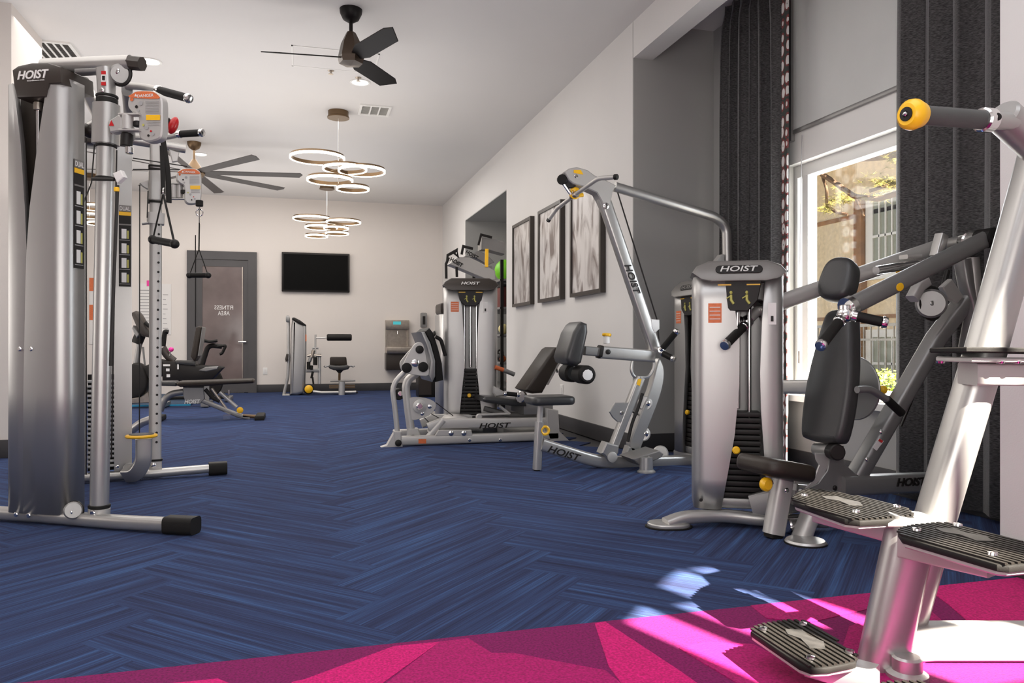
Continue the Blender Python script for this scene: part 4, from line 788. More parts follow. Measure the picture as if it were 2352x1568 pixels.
# seat
b = MB(); sc = T_(622, 1142, 0); sa = (T_(780, 1165, 0)-T_(460, 1108, 0)).normalized(); b.pad(rrect(.28, .27, .07, 5), sc, sa, n, .078, .030); seat = b.build('seat', 'vinylb', cp)
b = MB(); b.bar([T_(655, 1200), T_(612, 1455)], .075, .095, up=ax, r=.03); b.build('seat_post', 'silver2', cp); MB().bar([T_(613, 1450), V((T_(610, 1475).x, T_(610, 1475).y, 0.002))], .06, .075, up=ax).build('rubber_foot', 'rubber', cp)
MB().bar([T_(655, 1185), T_(655, 1210)], .07, .085, up=ax).build('inner_post', 'grey', cp)
bolt(cp, T_(672, 1250, -.05), -n, .012); knob(cp, T_(565, 1218, -.04), -n, .030, 'yellow', .03, 'yellow_knob'); MB().cyl(T_(565, 1218, -.02), T_(605, 1213, -.02), .012, 10).build('knob_stem', 'chrome', cp)
b = MB(); b.fbox(FC, T_(690, 1300, .06).dot(ax)-FC.O.dot(ax), T_(790, 1300, .06).dot(ax)-FC.O.dot(ax), .03, .13, .12, T_(0, 1245, 0).z, .01); b.build('pivot_box', 'silver2', cp)
# back pad and head pad
def cushion(name, c0, c1, w0, wm, w1, t, parent, m='vinyl', tilt=0, nrm=None):
    up = (c1-c0); H = up.length; up.normalize(); wv = nrm.cross(up).normalized() if nrm is not None else n
    out = arc([(-w0*.30, -.5*H), (w0*.30, -.5*H), (w0*.5, -.43*H), (wm*.5, -.05*H), (w1*.5*1.05, .36*H), (w1*.36, .48*H), (0, .5*H), (-w1*.36, .48*H), (-w1*.5*1.05, .36*H), (-wm*.5, -.05*H), (-w0*.5, -.43*H)], 4)
    b = MB(); ctr = (c0+c1)/2; nn = wv.cross(up); b.pad(out, ctr+ (nn if nn.dot(ax) > 0 else -nn)*t/2, wv, up, t, t*.34); return b.build(name, m, parent, ang=60)
c0 = FC.p(1877, 1012, 0); c1 = FC.p(1921, 708, 0)
bp = cushion('backrest', c0, c1, .24, .255, .17, .085, cp)
MB().cyl(FC.p(1915, 712, .0)+ax*.05, FC.p(1921, 690, 0)+ax*.05, .02, 10).build('head_pad_stem', 'chrome', cp)
h0 = FC.p(1898, 692, 0); h1 = FC.p(1924, 592, 0); hu = (h1-h0).normalized(); hw = (n*.96-ax*.28).normalized(); hw = (hw-hu*hw.dot(hu)).normalized()
MB().pad(arc([(-.045, -.098), (.045, -.098), (.078, -.055), (.080, .01), (.066, .068), (.030, .098), (-.030, .098), (-.066, .068), (-.080, .01), (-.078, -.055)], 4), (h0+h1)/2+ax*.045, hw, hu, .10, .030).build('head_pad', 'vinyl', cp, ang=60)
# arms
nr = []
a = FC.p(1948, 706, -.27); c = FC.p(2268, 547, -.27); b = MB(); b.bar([a, c], .060, .078, r=.028); nr = b.build('press_arm', 'grey', cp)
k = a.lerp(c, .42); 
a2 = FC.p(1740, 713, .27); c2 = FC.p(2170, 562, .05); b = MB(); b.bar([a2, c2], .060, .078, r=.028); b.build('press_arm', 'silver2', cp)
dd = (c-a).normalized(); yy = n.cross(dd); bb = MB(); bb.pad(arc([(.022, 0), (.016, .012), (0, .017), (-.016, .012), (-.022, 0), (-.016, -.012), (0, -.017), (.016, -.012)]), FC.p(2053, 660, -.27)-n*.0305, dd, yy, .003, .001); bb.build('yellow_sticker', 'yellow', nr)
MB().cyl(c-n*.04, c+n*.05, .045, 20).build('pivot_end', 'rubber', cp); MB().cyl(c+n*.02, c2-n*.02, .032, 18).build('pivot_tube', 'silver', cp); MB().cyl(c.lerp(c2, .35)-n*.0, c.lerp(c2, .5), .045, 18).build('pivot_collar', 'chrome', cp)
b = MB(); b.bar([FC.p(2163, 540, -.03), FC.p(2150, 590, -.03)], .05, .05, r=.01); b.build('pivot_bracket', 'silver', cp)
MB().tube([a-dd*.01, a+dd*.02], .045, 16).build('arm_collar', 'chrome', cp); MB().tube([a2-dd*.005, a2+dd*.02], .052, 16).build('arm_collar', 'chrome', cp)
hub = FC.p(1942, 722, -.28); MB().ball(hub, .034, 14).build('handle_hub', 'chrome', cp); MB().cyl(FC.p(1941, 700, -.28), FC.p(1941, 724, -.28), .024, 14).build('handle_neck', 'chrome', cp)
grip(cp, FC.p(1928, 738, -.30), FC.p(1888, 790, -.36), .021); grip(cp, FC.p(1962, 725, -.31), FC.p(2026, 739, -.38), .021)
hub = FC.p(1716, 738, .27); MB().bar([a2, hub], .045, .045, r=.02).build('handle_neck', 'silver2', cp); MB().ball(hub, .030, 14).build('handle_hub', 'chrome', cp)
grip(cp, FC.p(1708, 750, .24), FC.p(1668, 790, .17), .021); grip(cp, FC.p(1700, 738, .29), FC.p(1684, 744, .33), .021)
MB().tube([FC.p(2012, 621, .02), FC.p(2140, 600, .0)], .021, 12).build('link_rod', 'chrome', cp); MB().bar([FC.p(2075, 590, .03), FC.p(2108, 588, .03)], .05, .02).build('link_plate', 'silver2', cp); knob(cp, FC.p(2062, 622, .05), -n, .02, 'yellow', .02, 'yellow_knob')
# mast
b = MB(); b.bar([U(392, 1365), U(830, 610, -.06), U(1010, 375, -.14)], .075, .085, up=n, r=.02); mm = b.build('mast', 'grey', cp)
for x, y in ((530, 1120), (452, 1270)): bolt(mm, U(x, y, -.055), -n, .010)
sk = MB().prism([U(520, 1155, -.064), U(545, 1170, -.064), U(505, 1222, -.062), U(483, 1205, -.062)], -n*.002).build('warning_sticker', 'paper', mm); MB().prism([U(523, 1158, -.067), U(541, 1168, -.067), U(534, 1180, -.067), U(515, 1168, -.067)], -n*.002).build('red_mark', 'red', sk)
b = MB(); b.bar([U(975, 180, -.14), U(1000, 330, -.15), U(1040, 450, -.16), U(995, 690, -.13)], .06, .065, .05, up=n, r=.015); b.build('upper_post', 'grey', cp)
b = MB(); b.bar([U(1030, 170, -.16), U(1052, 440, -.17)], .05, .05, up=n, r=.015); b.build('rear_post', 'silver2', cp)
b = MB(); b.prism([U(x, y, -.16) for x, y in ((870, 330), (920, 285), (985, 380), (950, 420), (900, 385))], n*.03, .004, 1); b.build('pulley_bracket', 'silver2', cp)
MB().cyl(U(805, 420, -.14), U(805, 420, -.11), .068, 26).build('pulley', 'grey', cp); MB().torus(U(805, 420, -.10), .074, .010, n, 28, 6).build('belt', 'black', cp); MB().bar([U(865, 350, -.10), U(895, 240, -.10)], .02, .02).build('belt_strap', 'black', cp); bolt(cp, U(808, 418, -.14), -n, .012)
MB().bar([U(890, 500, -.05), U(640, 1090, .03)], .012, .008).build('drive_belt', 'black', cp); b = MB(); b.bar([U(700, 395, -.12), U(735, 330, -.12), U(775, 300, -.12)], .05, .045, r=.01); b.build('belt_guide', 'silver2', cp)
b = MB(); b.tube([U(400, 890, -.15), U(470, 885, -.15), U(565, 945, -.15)], .016, 10, .04); b.build('entry_handle', 'grey', cp); MB().cyl(U(560, 940, -.15), U(645, 1020, -.15), .019, 14).build('handle_grip', 'rubber', cp)
MB().ball(U(540, 890, .03), .022, 10).build('yellow_knob', 'yellow', cp)
MB().cyl(U(375, 880, .10), U(375, 880, .10)+ax*.012, .155, 34).build('round_cover', 'grey', cp)
MB().cyl(U(170, 1213, .06), U(255, 1218, -.03), .028, 18).build('pad_tube', 'silver', cp); MB().cyl(U(262, 1225, -.04), U(296, 1232, -.10), .036, 20).build('rubber_bumper', 'black', cp)
for o in (.05, -.03): b = MB(); b.prism([U(x, y, o) for x, y in ((172, 1235), (250, 1240), (245, 1300), (215, 1370), (150, 1430), (120, 1430), (170, 1370), (195, 1300), (178, 1270))], n*.008, .002, 1); b.build('yoke_plate', 'silver2', cp)
b = MB(); b.prism([U(x, y, -.035) for x, y in ((255, 1250), (330, 1195), (330, 1290), (400, 1355), (330, 1440), (240, 1490), (110, 1440), (190, 1400), (240, 1330))], n*.012, .003, 1); gs_ = b.build('side_gusset', 'grey', cp); bolt(gs_, U(278, 1425, -.035), -n, .012, 'black')
MB().bar([U(60, 1420, .0), U(130, 1425, .0)], .05, .03).build('seat_slide', 'chrome', cp)
b = MB(); b.bar([U(300, 1412, -.02), U(860, 1390, -.02)], .08, .088, r=.015); br = b.build('rear_beam', 'grey', cp)
text('HOIST', U(700, 1392, -.0625), (U(1000, 1385)-U(300, 1412)), Z, .040, 'black', br, .002, .25, .03, width=.20)
b = MB(); b.bar([U(185, 1470, -.05), U(92, 1708, -.05)], .07, .08, up=n, r=.025); b.build('front_leg', 'silver2', cp)
q = zp(1850, 1247); MB().lathe([(0, 0), (.085, 0), (.085, .008), (.078, .016), (0, .018)], q, Z, 30).build('round_foot', 'silver', cp); MB().lathe([(0, 0), (.088, 0), (.088, .006), (0, .006)], q, Z, 30).build('foot_pad', 'rubber', cp)
MB().cyl(T_(670, 1415, .02), T_(735, 1410, .02), .035, 16).build('pivot_tube', 'chrome', cp); MB().tube([T_(740, 1410, .02), T_(840, 1385, 0), T_(930, 1395, 0)], .028, 12, .05).build('pivot_link', 'silver', cp)
# ================================================================ STEP-UP TOWER, right foreground
vk = thing('dip_station', 'large silver pull-up and dip station with black ribbed step plates, yellow-tipped grip', 'exercise machine', P(2050, 1530, 2.0).xy.to_3d())
FV = Frame(*(P(1176, 788, 2.0).xy), -math.degrees(TH))   # plane facing the camera, real machine axis
vx, vn = FV.ax, FV.n
def vpz(px, py, o=0): return FV.p(px, py, o)
b = MB(); b.bar([vpz(2035, 1585, .10), vpz(2150, 1180, .10), vpz(2263, 805, .10), vpz(2342, 520, .10), vpz(2420, 240, .10)], .085, .105, up=vn, r=.03); b.build('main_post', 'silver', vk)
b = MB(); b.bar([vpz(2012, 1590, 0), vpz(2098, 1190, 0)], .125, .085, up=vn, r=.04); b.build('lower_post', 'silver', vk)
b = MB(); b.prism([vpz(2040, 1200, -.06), vpz(2085, 1172, .08), vpz(2150, 1178, .12), vpz(2130, 1200, -.05)], V((0, 0, -.012)), .003, 1); b.build('post_cap', 'silver2', vk)
b = MB(); b.bar([FV.at((2100-1176)/1750*2.0, .06, .042), FV.at((2160-1176)/1750*2.0, .06, .046), FV.at((2560-1176)/1750*2.0, .06, .046)], .085, .088, up=Z, r=.015); b.build('base_beam', 'silver2', vk)
b = MB(); b.bar([vpz(1880, 1600, -.05), vpz(2030, 1585, .0)], .07, .07, up=Z, r=.015); b.build('base_foot', 'silver2', vk)
q = FV.at((2088-1176)/1750*1.93, -.06, 0); MB().lathe([(0, 0), (.05, 0), (.05, .012), (.036, .02), (.036, .05), (.03, .055), (0, .055)], q, Z, 24).build('round_foot', 'silver', vk)
def step(z, pts, e, bolts, tilt=None, name='step_plate', under='silver2', em=None):
    tops = [zp(x, y, z) for x, y in pts]; b = MB(); cc_ = sum(tops, V((0, 0, 0)))/len(tops); b.prism([cc_+(p-cc_)*.965-Z*.030 for p in tops], Z*.014, .004, 1); tray = b.build('step_tray', under, vk)
    b = MB(); b.prism([p-Z*.020 for p in tops], Z*.016, .004, 2); pad_ = b.build(name, 'rubber', vk)
    e0 = zp(*e[0], z); e1 = zp(*e[1], z); d = (e1-e0).normalized(); nn = Z.cross(d); q2 = [((p-e0).dot(d), (p-e0).dot(nn)) for p in tops]
    s0, s1 = min(p[1] for p in q2), max(p[1] for p in q2); rb_ = MB(); s = s0+.012
    while s < s1-.006:
        c1_ = clip(clip(q2, 0, 1, s+.0045), 0, -1, -(s-.0045))
        if len(c1_) > 2:
            a0 = min(p[0] for p in c1_)+.004; a1 = max(p[0] for p in c1_)-.004
            if a1-a0 > .01: rb_.prism([e0+d*a0+nn*(s-.0045), e0+d*a1+nn*(s-.0045), e0+d*a1+nn*(s+.0045), e0+d*a0+nn*(s+.0045)], Z*.0045+V((0, 0, 0))); 
        s += .0165
    rb_.v = [v+Z*-.004 for v in rb_.v]; rb_.build('tread_ribs', 'rib', pad_, ang=30)
    for x, y in bolts: MB().lathe([(0, 0), (.011, 0), (.010, .005), (0, .007)], zp(x, y, z)+Z*.001, Z, 14).build('bolt', 'chrome', pad_)
    if em:
        c = zp(*em, z); out = [(-.06, -.012), (-.03, -.024), (.0, -.012), (.05, -.024), (.065, .004), (.03, .024), (-.01, .014), (-.045, .022)]
        b = MB(); b.prism([c+d*x*1.1+nn*y*1.2 for x, y in out], Z*.0025, 0); b.build('raised_emblem', 'rubber2', pad_)
    return pad_
M['rubber2'] = mat('worn_rubber', (.03, .028, .026), .5, 0, .3, 40, .2, 400); M['rib'] = mat('rib_rubber', (.014, .012, .010), .5, 0, .2, 30, .2, 400, spec=.25)
step(.40, [(1821, 1141), (1835, 1128), (1862, 1120), (1905, 1126), (2010, 1146), (2085, 1168), (2100, 1182), (2040, 1188), (1975, 1192), (1940, 1188), (1823, 1148)], ((1823, 1148), (1975, 1192)), [(1848, 1138), (1966, 1176), (2060, 1164)], em=(1935, 1150))
step(.40, [(2062, 1216), (2072, 1208), (2100, 1202), (2145, 1198), (2187, 1199), (2315, 1232), (2380, 1256), (2420, 1276), (2380, 1288), (2318, 1294), (2290, 1291), (2072, 1229)], ((2072, 1229), (2290, 1291)), [(2106, 1218), (2280, 1274), (2200, 1207)], em=(2215, 1228))
step(.10, [(1724, 1445), (1732, 1436), (1755, 1428), (1808, 1420), (1848, 1423), (1968, 1500), (1966, 1516), (1905, 1528), (1862, 1530), (1835, 1520)], ((1724, 1447), (1835, 1520)), [(1754, 1445), (1845, 1434), (1862, 1512), (1952, 1498)], em=(1850, 1466))
step(.10, [(1985, 1580), (2030, 1562), (2110, 1560), (2300, 1640), (2200, 1700)], ((1985, 1580), (2200, 1700)), [(2030, 1585)])
tb = MB(); tb.bar([zp(1885, 1175, .345), zp(2060, 1220, .345)], .07, .055, up=Z, r=.006); tb.build('step_arm', 'silver2', vk)
tb = MB(); tb.bar([zp(2085, 1246, .345), zp(2290, 1290, .345)], .10, .06, up=Z, r=.006); tb.build('step_arm', 'silver2', vk)
tb = MB(); tb.bar([zp(1860, 1520, .05), zp(2010, 1560, .05)], .08, .05, up=Z, r=.006); tb.build('step_arm', 'silver2', vk)
# upper plate seen from its side
up0 = V((0, 0, 0)); b = MB(); b.prism([vpz(2135, 810, .10), vpz(2220, 809, -.05), vpz(2500, 812, -.05), vpz(2560, 815, .22), vpz(2260, 812, .25)], Z*.014, .003, 1); up_ = b.build('step_plate', 'rubber', vk)
b = MB(); b.prism([vpz(2150, 818, .10), vpz(2232, 820, -.03), vpz(2500, 822, -.03), vpz(2540, 822, .20), vpz(2262, 820, .23)], -Z*.014, .003, 1); b.build('step_tray', 'silver2', vk)
for x in (2160, 2298, 2336): MB().lathe([(0, 0), (.012, 0), (.010, .006), (0, .008)], vpz(x, 829, .06 if x < 2200 else -.02), -Z, 12).build('bolt', 'chrome', up_)
tb = MB(); tb.bar([vpz(2222, 858, .05), vpz(2560, 862, .05)], .09, .058, up=Z, r=.006); tb.build('step_arm', 'silver2', vk)
# handle at the top
h0, h1, h2, h3 = vpz(2082, 262, -.14), vpz(2112, 264, -.12), vpz(2256, 275, -.03), vpz(2420, 285, .06)
hd = (h2-h1).normalized()
MB().cyl(h1, h2, .024, 20, .05).build('hand_grip', 'gripg', vk) if 'gripg' in M else None
MB().lathe([(0, 0), (.026, 0), (.036, .010), (.038, .022), (.034, .034), (.031, .045), (.0, .045)], h0, hd, 24).build('yellow_end_cap', 'yellow', vk)
MB().lathe([(0, 0), (.017, 0), (.017, -.003), (.008, -.004), (.008, -.001), (0, -.001)], h0, hd, 20).build('cap_insert', 'black', vk); MB().ball(h0-hd*.004, .006, 8).build('cap_screw', 'chrome', vk)
MB().cyl(h2-hd*.005, h2+hd*.035, .031, 22).build('collar', 'chrome', vk); knob(vk, h2+hd*.03-V((ST, CT, 0))*.028, -V((ST, CT, 0)), .010, 'black', .006, 'set_screw'); MB().cyl(h2+hd*.03, h3, .023, 18).build('handle_tube', 'silver', vk)
MB().cyl(vpz(2300, 262, .02), vpz(2390, 345, .08), .045, 20).build('post_end', 'silver', vk)
# ================================================================ AB MACHINE at the back
F = Frame(0, 12.9, 0); A = F.crop(640, 700, 7.125); n = F.n
ab = thing('ab_machine', 'silver ab crunch machine with long black roller by the back wall', 'exercise machine', F.at(.2, 0, 0))
def vp3(fr, pts, o): return [fr(x, y, o) for x, y in pts]
b = MB(); b.prism(vp3(A, ((187, 1470), (190, 900), (200, 400), (222, 235), (260, 235), (440, 330), (452, 600), (448, 1000), (428, 1440), (300, 1482)), 0), n*.42, .05, 4); b.build('side_shroud', 'panel', ab)
b = MB(); b.prism(vp3(A, ((405, 330), (452, 345), (456, 620), (450, 1000), (432, 1440), (400, 1450)), -.004), n*.40, .02, 2); b.build('dark_edge_cover', 'grey', ab)
b = MB(); b.prism(vp3(A, ((215, 232), (228, 205), (260, 205), (350, 250), (450, 325), (452, 350), (330, 310), (240, 250)), -.02), n*.46, .015, 2); b.build('tower_lid', 'black', ab)
MB().prism(vp3(A, ((440, 480), (456, 490), (456, 590), (440, 600)), -.01), n*.02).build('warning_sticker', 'orange', ab)
b = MB(); b.bar([A(160, 215, .1), A(162, 900, .1), A(150, 1180, .1), A(85, 1465, .1)], .05, .055, r=.02, up=n); b.build('rear_post', 'silver', ab); b = MB(); b.box(A(150, 230, .08), (.06, .12, .11), None, .02); b.build('post_head', 'grey', ab)
MB().bar([A(65, 1470, .1), A(180, 1468, .1)], .3, .02).build('rear_foot', 'silver', ab); b = MB(); b.prism(vp3(A, ((105, 890), (125, 800), (160, 805), (150, 900), (118, 940)), 0), n*.08, .01, 2); b.build('cup_holder', 'lidb', ab)
MB().tube([A(602, 485), A(600, 850)], .016, 10).build('lever_post', 'silver2', ab); MB().tube([A(602, 537), A(700, 540), A(800, 532)], .012, 8).build('roller_arm', 'silver2', ab)
MB().cyl(A(788, 532), A(1196, 532), .056, 24, .25).build('foam_roller', 'rubber', ab)
b = MB(); b.bar([A(668, 800, .05), A(668, 1290, .05)], .045, .05, r=.01); b.build('front_post', 'silver', ab); b = MB(); b.bar([A(450, 1075, .05), A(665, 1072, .05)], .08, .06, r=.01); b.build('cross_bar', 'grey', ab)
MB().tube([A(468, 835), A(530, 820), A(640, 830), A(700, 832)], .02, 8, .02).build('cam_axle', 'steel', ab); MB().tube([A(550, 715), A(600, 700), A(652, 712)], .015, 8, .02).build('cam_bar', 'grey', ab)
for p0, p1, r, m in ((((575, 740), (540, 860)), 0, .03, 'steel'), (((600, 850), (598, 985)), 0, .035, 'rubber'), (((530, 850), (500, 930)), 0, .03, 'grey'), (((490, 930), (490, 1050)), 0, .03, 'rubber'), (((540, 990), (535, 1060)), 0, .025, 'rubber'), (((560, 1090), (535, 1200)), 0, .02, 'rubber'), (((555, 1180), (570, 1300)), 0, .015, 'rubber')): MB().cyl(A(*p0[0]), A(*p0[1]), r, 12).build('linkage', m, ab)
b = MB(); b.prism(vp3(A, ((842, 862), (860, 850), (1095, 850), (1110, 862), (1122, 975), (1110, 990), (850, 990), (838, 975)), .12), n*.07, .02, 3); b.build('backrest', 'vinylb', ab)
b = MB(); b.prism(vp3(A, ((812, 1005), (850, 985), (980, 1000), (1130, 985), (1172, 1005), (1140, 1055), (1060, 1072), (900, 1068), (838, 1045)), -.15), n*.32, .02, 3); b.build('seat', 'vinyl', ab); MB().prism(vp3(A, ((930, 1065), (1065, 1068), (1020, 1112), (975, 1112)), -.05), n*.1, .01, 1).build('seat_cone', 'black', ab)
MB().cyl(A(996, 1110), A(993, 1235), .020, 12).build('seat_stem', 'bronze', ab)
for p in ([A(838, 1000), A(790, 1000), A(765, 1020), A(742, 1000)], [A(1150, 1000), A(1195, 998), A(1215, 1015), A(1242, 995)]): MB().tube(p, .013, 8, .02).build('seat_handle', 'grey', ab)
b = MB(); b.bar([A(1035, 1255, -.05), A(1030, 1478, -.05)], .10, .10, r=.02, up=n); b.build('seat_post', 'silver', ab)
MB().tube([A(845, 1248), A(1255, 1238)], .012, 8).build('foot_bar', 'grey', ab); b = MB(); b.box(A(1040, 1320, .1), (.42, .06, .025)); b.box(A(1040, 1350, .1), (.42, .12, .02)); b.build('foot_board', 'bronze', ab)
b = MB(); b.bar([A(560, 1418), A(700, 1435), A(1000, 1430), A(1265, 1425)], .07, .05, r=.02); b.build('base_rail', 'silver', ab); MB().bar([A(840, 1440, .0), A(1280, 1430, .3)], .05, .03).build('base_foot', 'lidb', ab)
knob(ab, A(492, 1375, -.03), -n, .065, 'yellow', .05, 'selector_wheel'); knob(ab, A(492, 1375, .03), -n, .085, 'black', .05, 'wheel_back')
# ================================================================ BENCH
F = Frame(0, 9.0, 0); D = F.crop(360, 560, 3.735); n = F.n
be = thing('weight_bench', 'flat black adjustable bench with silver folding legs', 'bench', F.at(-1, 0, 0))
b = MB(); b.prism(vp3(D, ((-20, 1182), (150, 1178), (168, 1190), (162, 1222), (-20, 1215)), -.10), n*.26, .015, 3); b.build('seat_pad', 'vinyl', be)
b = MB(); b.prism(vp3(D, ((165, 1200), (190, 1180), (400, 1172), (820, 1160), (832, 1172), (830, 1195), (600, 1205), (400, 1222), (200, 1228), (170, 1215)), -.12), n*.28, .02, 3); b.build('back_pad', 'vinylb', be)
b = MB(); b.tube([D(30, 1430), D(60, 1340), D(120, 1285), D(230, 1268)], .035, 12, .1); b.build('rear_leg', 'grey', be)
b = MB(); b.prism(vp3(D, ((225, 1228), (400, 1228), (410, 1330), (370, 1372), (250, 1370), (225, 1300)), -.03), n*.06, .006, 1); gb = b.build('side_gusset', 'grey', be); text('HOIST', D(305, 1352, -.032), F.ax, Z, .045, 'white', gb, .002, .2, .02, width=.16)
b = MB(); b.bar([D(385, 1340), D(700, 1470), D(800, 1492)], .05, .05, r=.012); b.build('front_leg', 'grey', be); b = MB(); b.bar([D(540, 1270), D(685, 1400)], .04, .04); b.build('support_strut', 'silver', be)
b = MB(); b.bar([D(415, 1245), D(480, 1320), D(540, 1350)], .04, .04); b.build('linkage', 'black', be); MB().bar([D(470, 1240), D(600, 1420)], .03, .03).build('linkage', 'steel', be); MB().cyl(D(620, 1250, -.05), D(620, 1290, -.05), .012, 10).build('pop_pin', 'chrome', be)
b = MB(); b.bar([D(740, 1475), D(870, 1482)], .05, .04); b.build('foot_bar', 'bronze', be); b = MB(); b.box(D(888, 1484, .02), (.10, .42, .07), None, .02); b.build('rubber_foot', 'rubber', be)
q = D(600, 1478, -.02); b = MB(); b.box((q.x, q.y, .03), (.07, .05, .05)); b.build('roller_foot', 'chrome', be); q = D(20, 1450, 0); b = MB(); b.box((q.x, q.y, .03), (.07, .5, .06), None, .015); b.build('rear_foot', 'rubber', be); knob(be, D(715, 1425, -.03), -n, .035, 'yellow', .02, 'yellow_wheel')
# mat
mt = thing('floor_mat', 'dark blue exercise mat with painted cyan edge light under the recumbent bike', 'mat', zp(390, 930)); a = zp(288, 934); c = zp(482, 906); bx('mat', mat('navy_mat', (.02, .05, .10), .7), mt, (a.x, a.y, .001), (c.x, c.y+.0, .025), .006); bx('cyan_light_strip', mat('cyan_light_paint', (.02, .35, .62), .5), mt, (a.x, a.y-.03, .001), (c.x, a.y, .02))  # cyan strip paints the floor edge lighting as plain colour
# recumbent bike
ORBY = 11.0; F = Frame(0, ORBY, 0); D = F.crop(360, 560, 3.735); W6 = F.crop(180, 700, 3.733); n = F.n
rc = thing('recumbent_bike', 'black recumbent exercise bike with tall console behind the bench', 'exercise bike', F.at(-4, 0, 0))
b = MB(); b.prism([W6(x, y, -.12) for x, y in arc([(420, 560), (470, 500), (530, 510), (575, 590), (590, 680), (560, 760), (480, 805), (420, 800), (400, 680)])], n*.24, .03, 3); b.build('flywheel_housing', 'black', rc)
b = MB(); b.bar([W6(495, 515), W6(525, 330)], .10, .06, r=.02); b.build('console_post', 'grey', rc); b = MB(); b.prism([W6(x, y, -.15) for x, y in ((447, 70), (490, 50), (515, 75), (612, 235), (605, 280), (555, 270), (520, 240))], n*.30, .02, 2); b.build('console', 'lidb', rc)
b = MB(); b.prism([W6(x, y, -.13) for x, y in ((455, 200), (470, 175), (525, 250), (500, 285))], n*.26, .01, 1); b.build('console_back', 'grey', rc); b = MB(); b.tube([W6(530, 260), W6(500, 330)], .07, 10); b.build('console_neck', 'black', rc); MB().tube([W6(555, 360), W6(565, 480), W6(590, 620)], .012, 8, .1).build('cable_loop', 'grey', rc)
MB().tube([W6(570, 150, -.2), W6(610, 185, -.2)], .025, 10).build('front_grip', 'rubber', rc); b = MB(); b.prism([W6(x, y, -.12) for x, y in ((540, 790), (600, 740), (620, 840), (430, 850), (430, 800))], n*.24, .01, 1); b.build('pedal_guard', 'steel', rc)
b = MB(); b.bar([D(-80, 1120), D(40, 1060), D(200, 1090), D(470, 1140)], .12, .22, r=.03); b.build('body_frame', 'black', rc)
b = MB(); b.prism([D(x, y, -.12) for x, y in ((45, 1010), (200, 1000), (350, 1040), (540, 1050), (575, 1060), (480, 1160), (300, 1180), (45, 1180))], n*.24, .03, 2); b.build('side_cover', 'black', rc)
b = MB(); b.prism([D(x, y, -.13) for x, y in ((355, 1085), (420, 1055), (530, 1050), (520, 1075), (420, 1095))], n*.2, .01, 1); b.build('seat_rail_cover', 'grey', rc)
b = MB(); b.prism([D(x, y, -.16) for x, y in ((290, 965), (335, 715), (365, 702), (385, 715), (345, 975), (320, 1010))], n*.36, .02, 3); b.build('seat_back', 'vinylb', rc); MB().prism([D(x, y, -.15) for x, y in ((388, 710), (397, 715), (362, 960), (350, 965))], n*.34, .004, 1).build('back_shell', 'grey', rc)
b = MB(); b.prism([D(x, y, -.15) for x, y in ((150, 1000), (330, 1005), (330, 1045), (160, 1030))], n*.34, .02, 2); b.build('seat', 'vinyl', rc); MB().tube([D(50, 890), D(90, 960), D(150, 1005)], .05, 10, .1).build('step_frame', 'lidb', rc)
MB().tube([D(55, 880), D(70, 750), D(100, 755)], .03, 8, .04).build('handlebar', 'rubber', rc); MB().ball(D(124, 905, -.05), .032, 12).build('pink_knob', 'pink', rc); MB().tube([D(122, 915, -.05), D(112, 960, -.05)], .008, 6).build('knob_stem', 'grey', rc)
for x, y, w, h in ((85, 1040, 60, 16), (95, 1080, 30, 24), (100, 1130, 30, 26), (183, 1050, 14, 50)): MB().prism([D(x-w/2, y-h/2, -.125), D(x+w/2, y-h/2, -.125), D(x+w/2, y+h/2, -.125), D(x-w/2, y+h/2, -.125)], -n*.006).build('white_decal', 'white', rc)
q = F.at(D(60, 0).x, 0, 0); b = MB(); b.box((q.x, q.y, .04), (.1, .5, .05)); b.build('front_foot', 'grey', rc); q = D(430, 1180); b = MB(); b.box((q.x, q.y, .04), (.1, .5, .05)); b.build('rear_foot', 'grey', rc); b = MB(); b.box((q.x, q.y, .2), (.06, .06, .34)); b.build('rear_leg', 'grey', rc)
sbk = thing('spin_bike', 'dark upright bike with curved handlebars in front of the door', 'exercise bike', F.at(-2.6, .7, 0)); F2 = Frame(0, 11.9, 0); D2 = F2.crop(360, 560, 3.735)
b = MB(); b.bar([D2(390, 1035), D2(435, 890), D2(470, 870), D2(560, 880)], .06, .07, .05, r=.02); b.build('handlebar_post', 'black', sbk)
for o in (-.18, .18): MB().tube([D2(405, 825, o), D2(450, 840, o), D2(520, 830, o)], .02, 8, .03).build('aero_bar', 'rubber', sbk); MB().tube([D2(520, 880, o), D2(595, 870, o), D2(560, 940, o), D2(540, 945, o)], .02, 8, .03).build('handlebar', 'rubber', sbk)
b = MB(); b.box(D2(460, 840), (.14, .3, .03), None, .01); b.build('console', 'grey', sbk); b = MB(); b.bar([D2(380, 1030), D2(330, 1200), D2(330, 1270)], .08, .08, .1, r=.02); b.build('frame', 'black', sbk)
b = MB(); b.cyl(F2.at(D2(420, 0).x, -.02, .28), F2.at(D2(420, 0).x, .03, .28), .24, 30); b.build('flywheel', 'black', sbk); b = MB(); x = D2(400, 0).x; b.box((x-.5, F2.O.y, .04), (.08, .5, .06), None, .01); b.build('foot', 'grey', sbk); b = MB(); b.box((x+.35, F2.O.y, .04), (.08, .5, .06), None, .01); b.build('foot', 'grey', sbk); MB().bar([V((x-.5, F2.O.y, .06)), V((x+.35, F2.O.y, .06))], .05, .05).build('base_tube', 'black', sbk)
M_ = 0
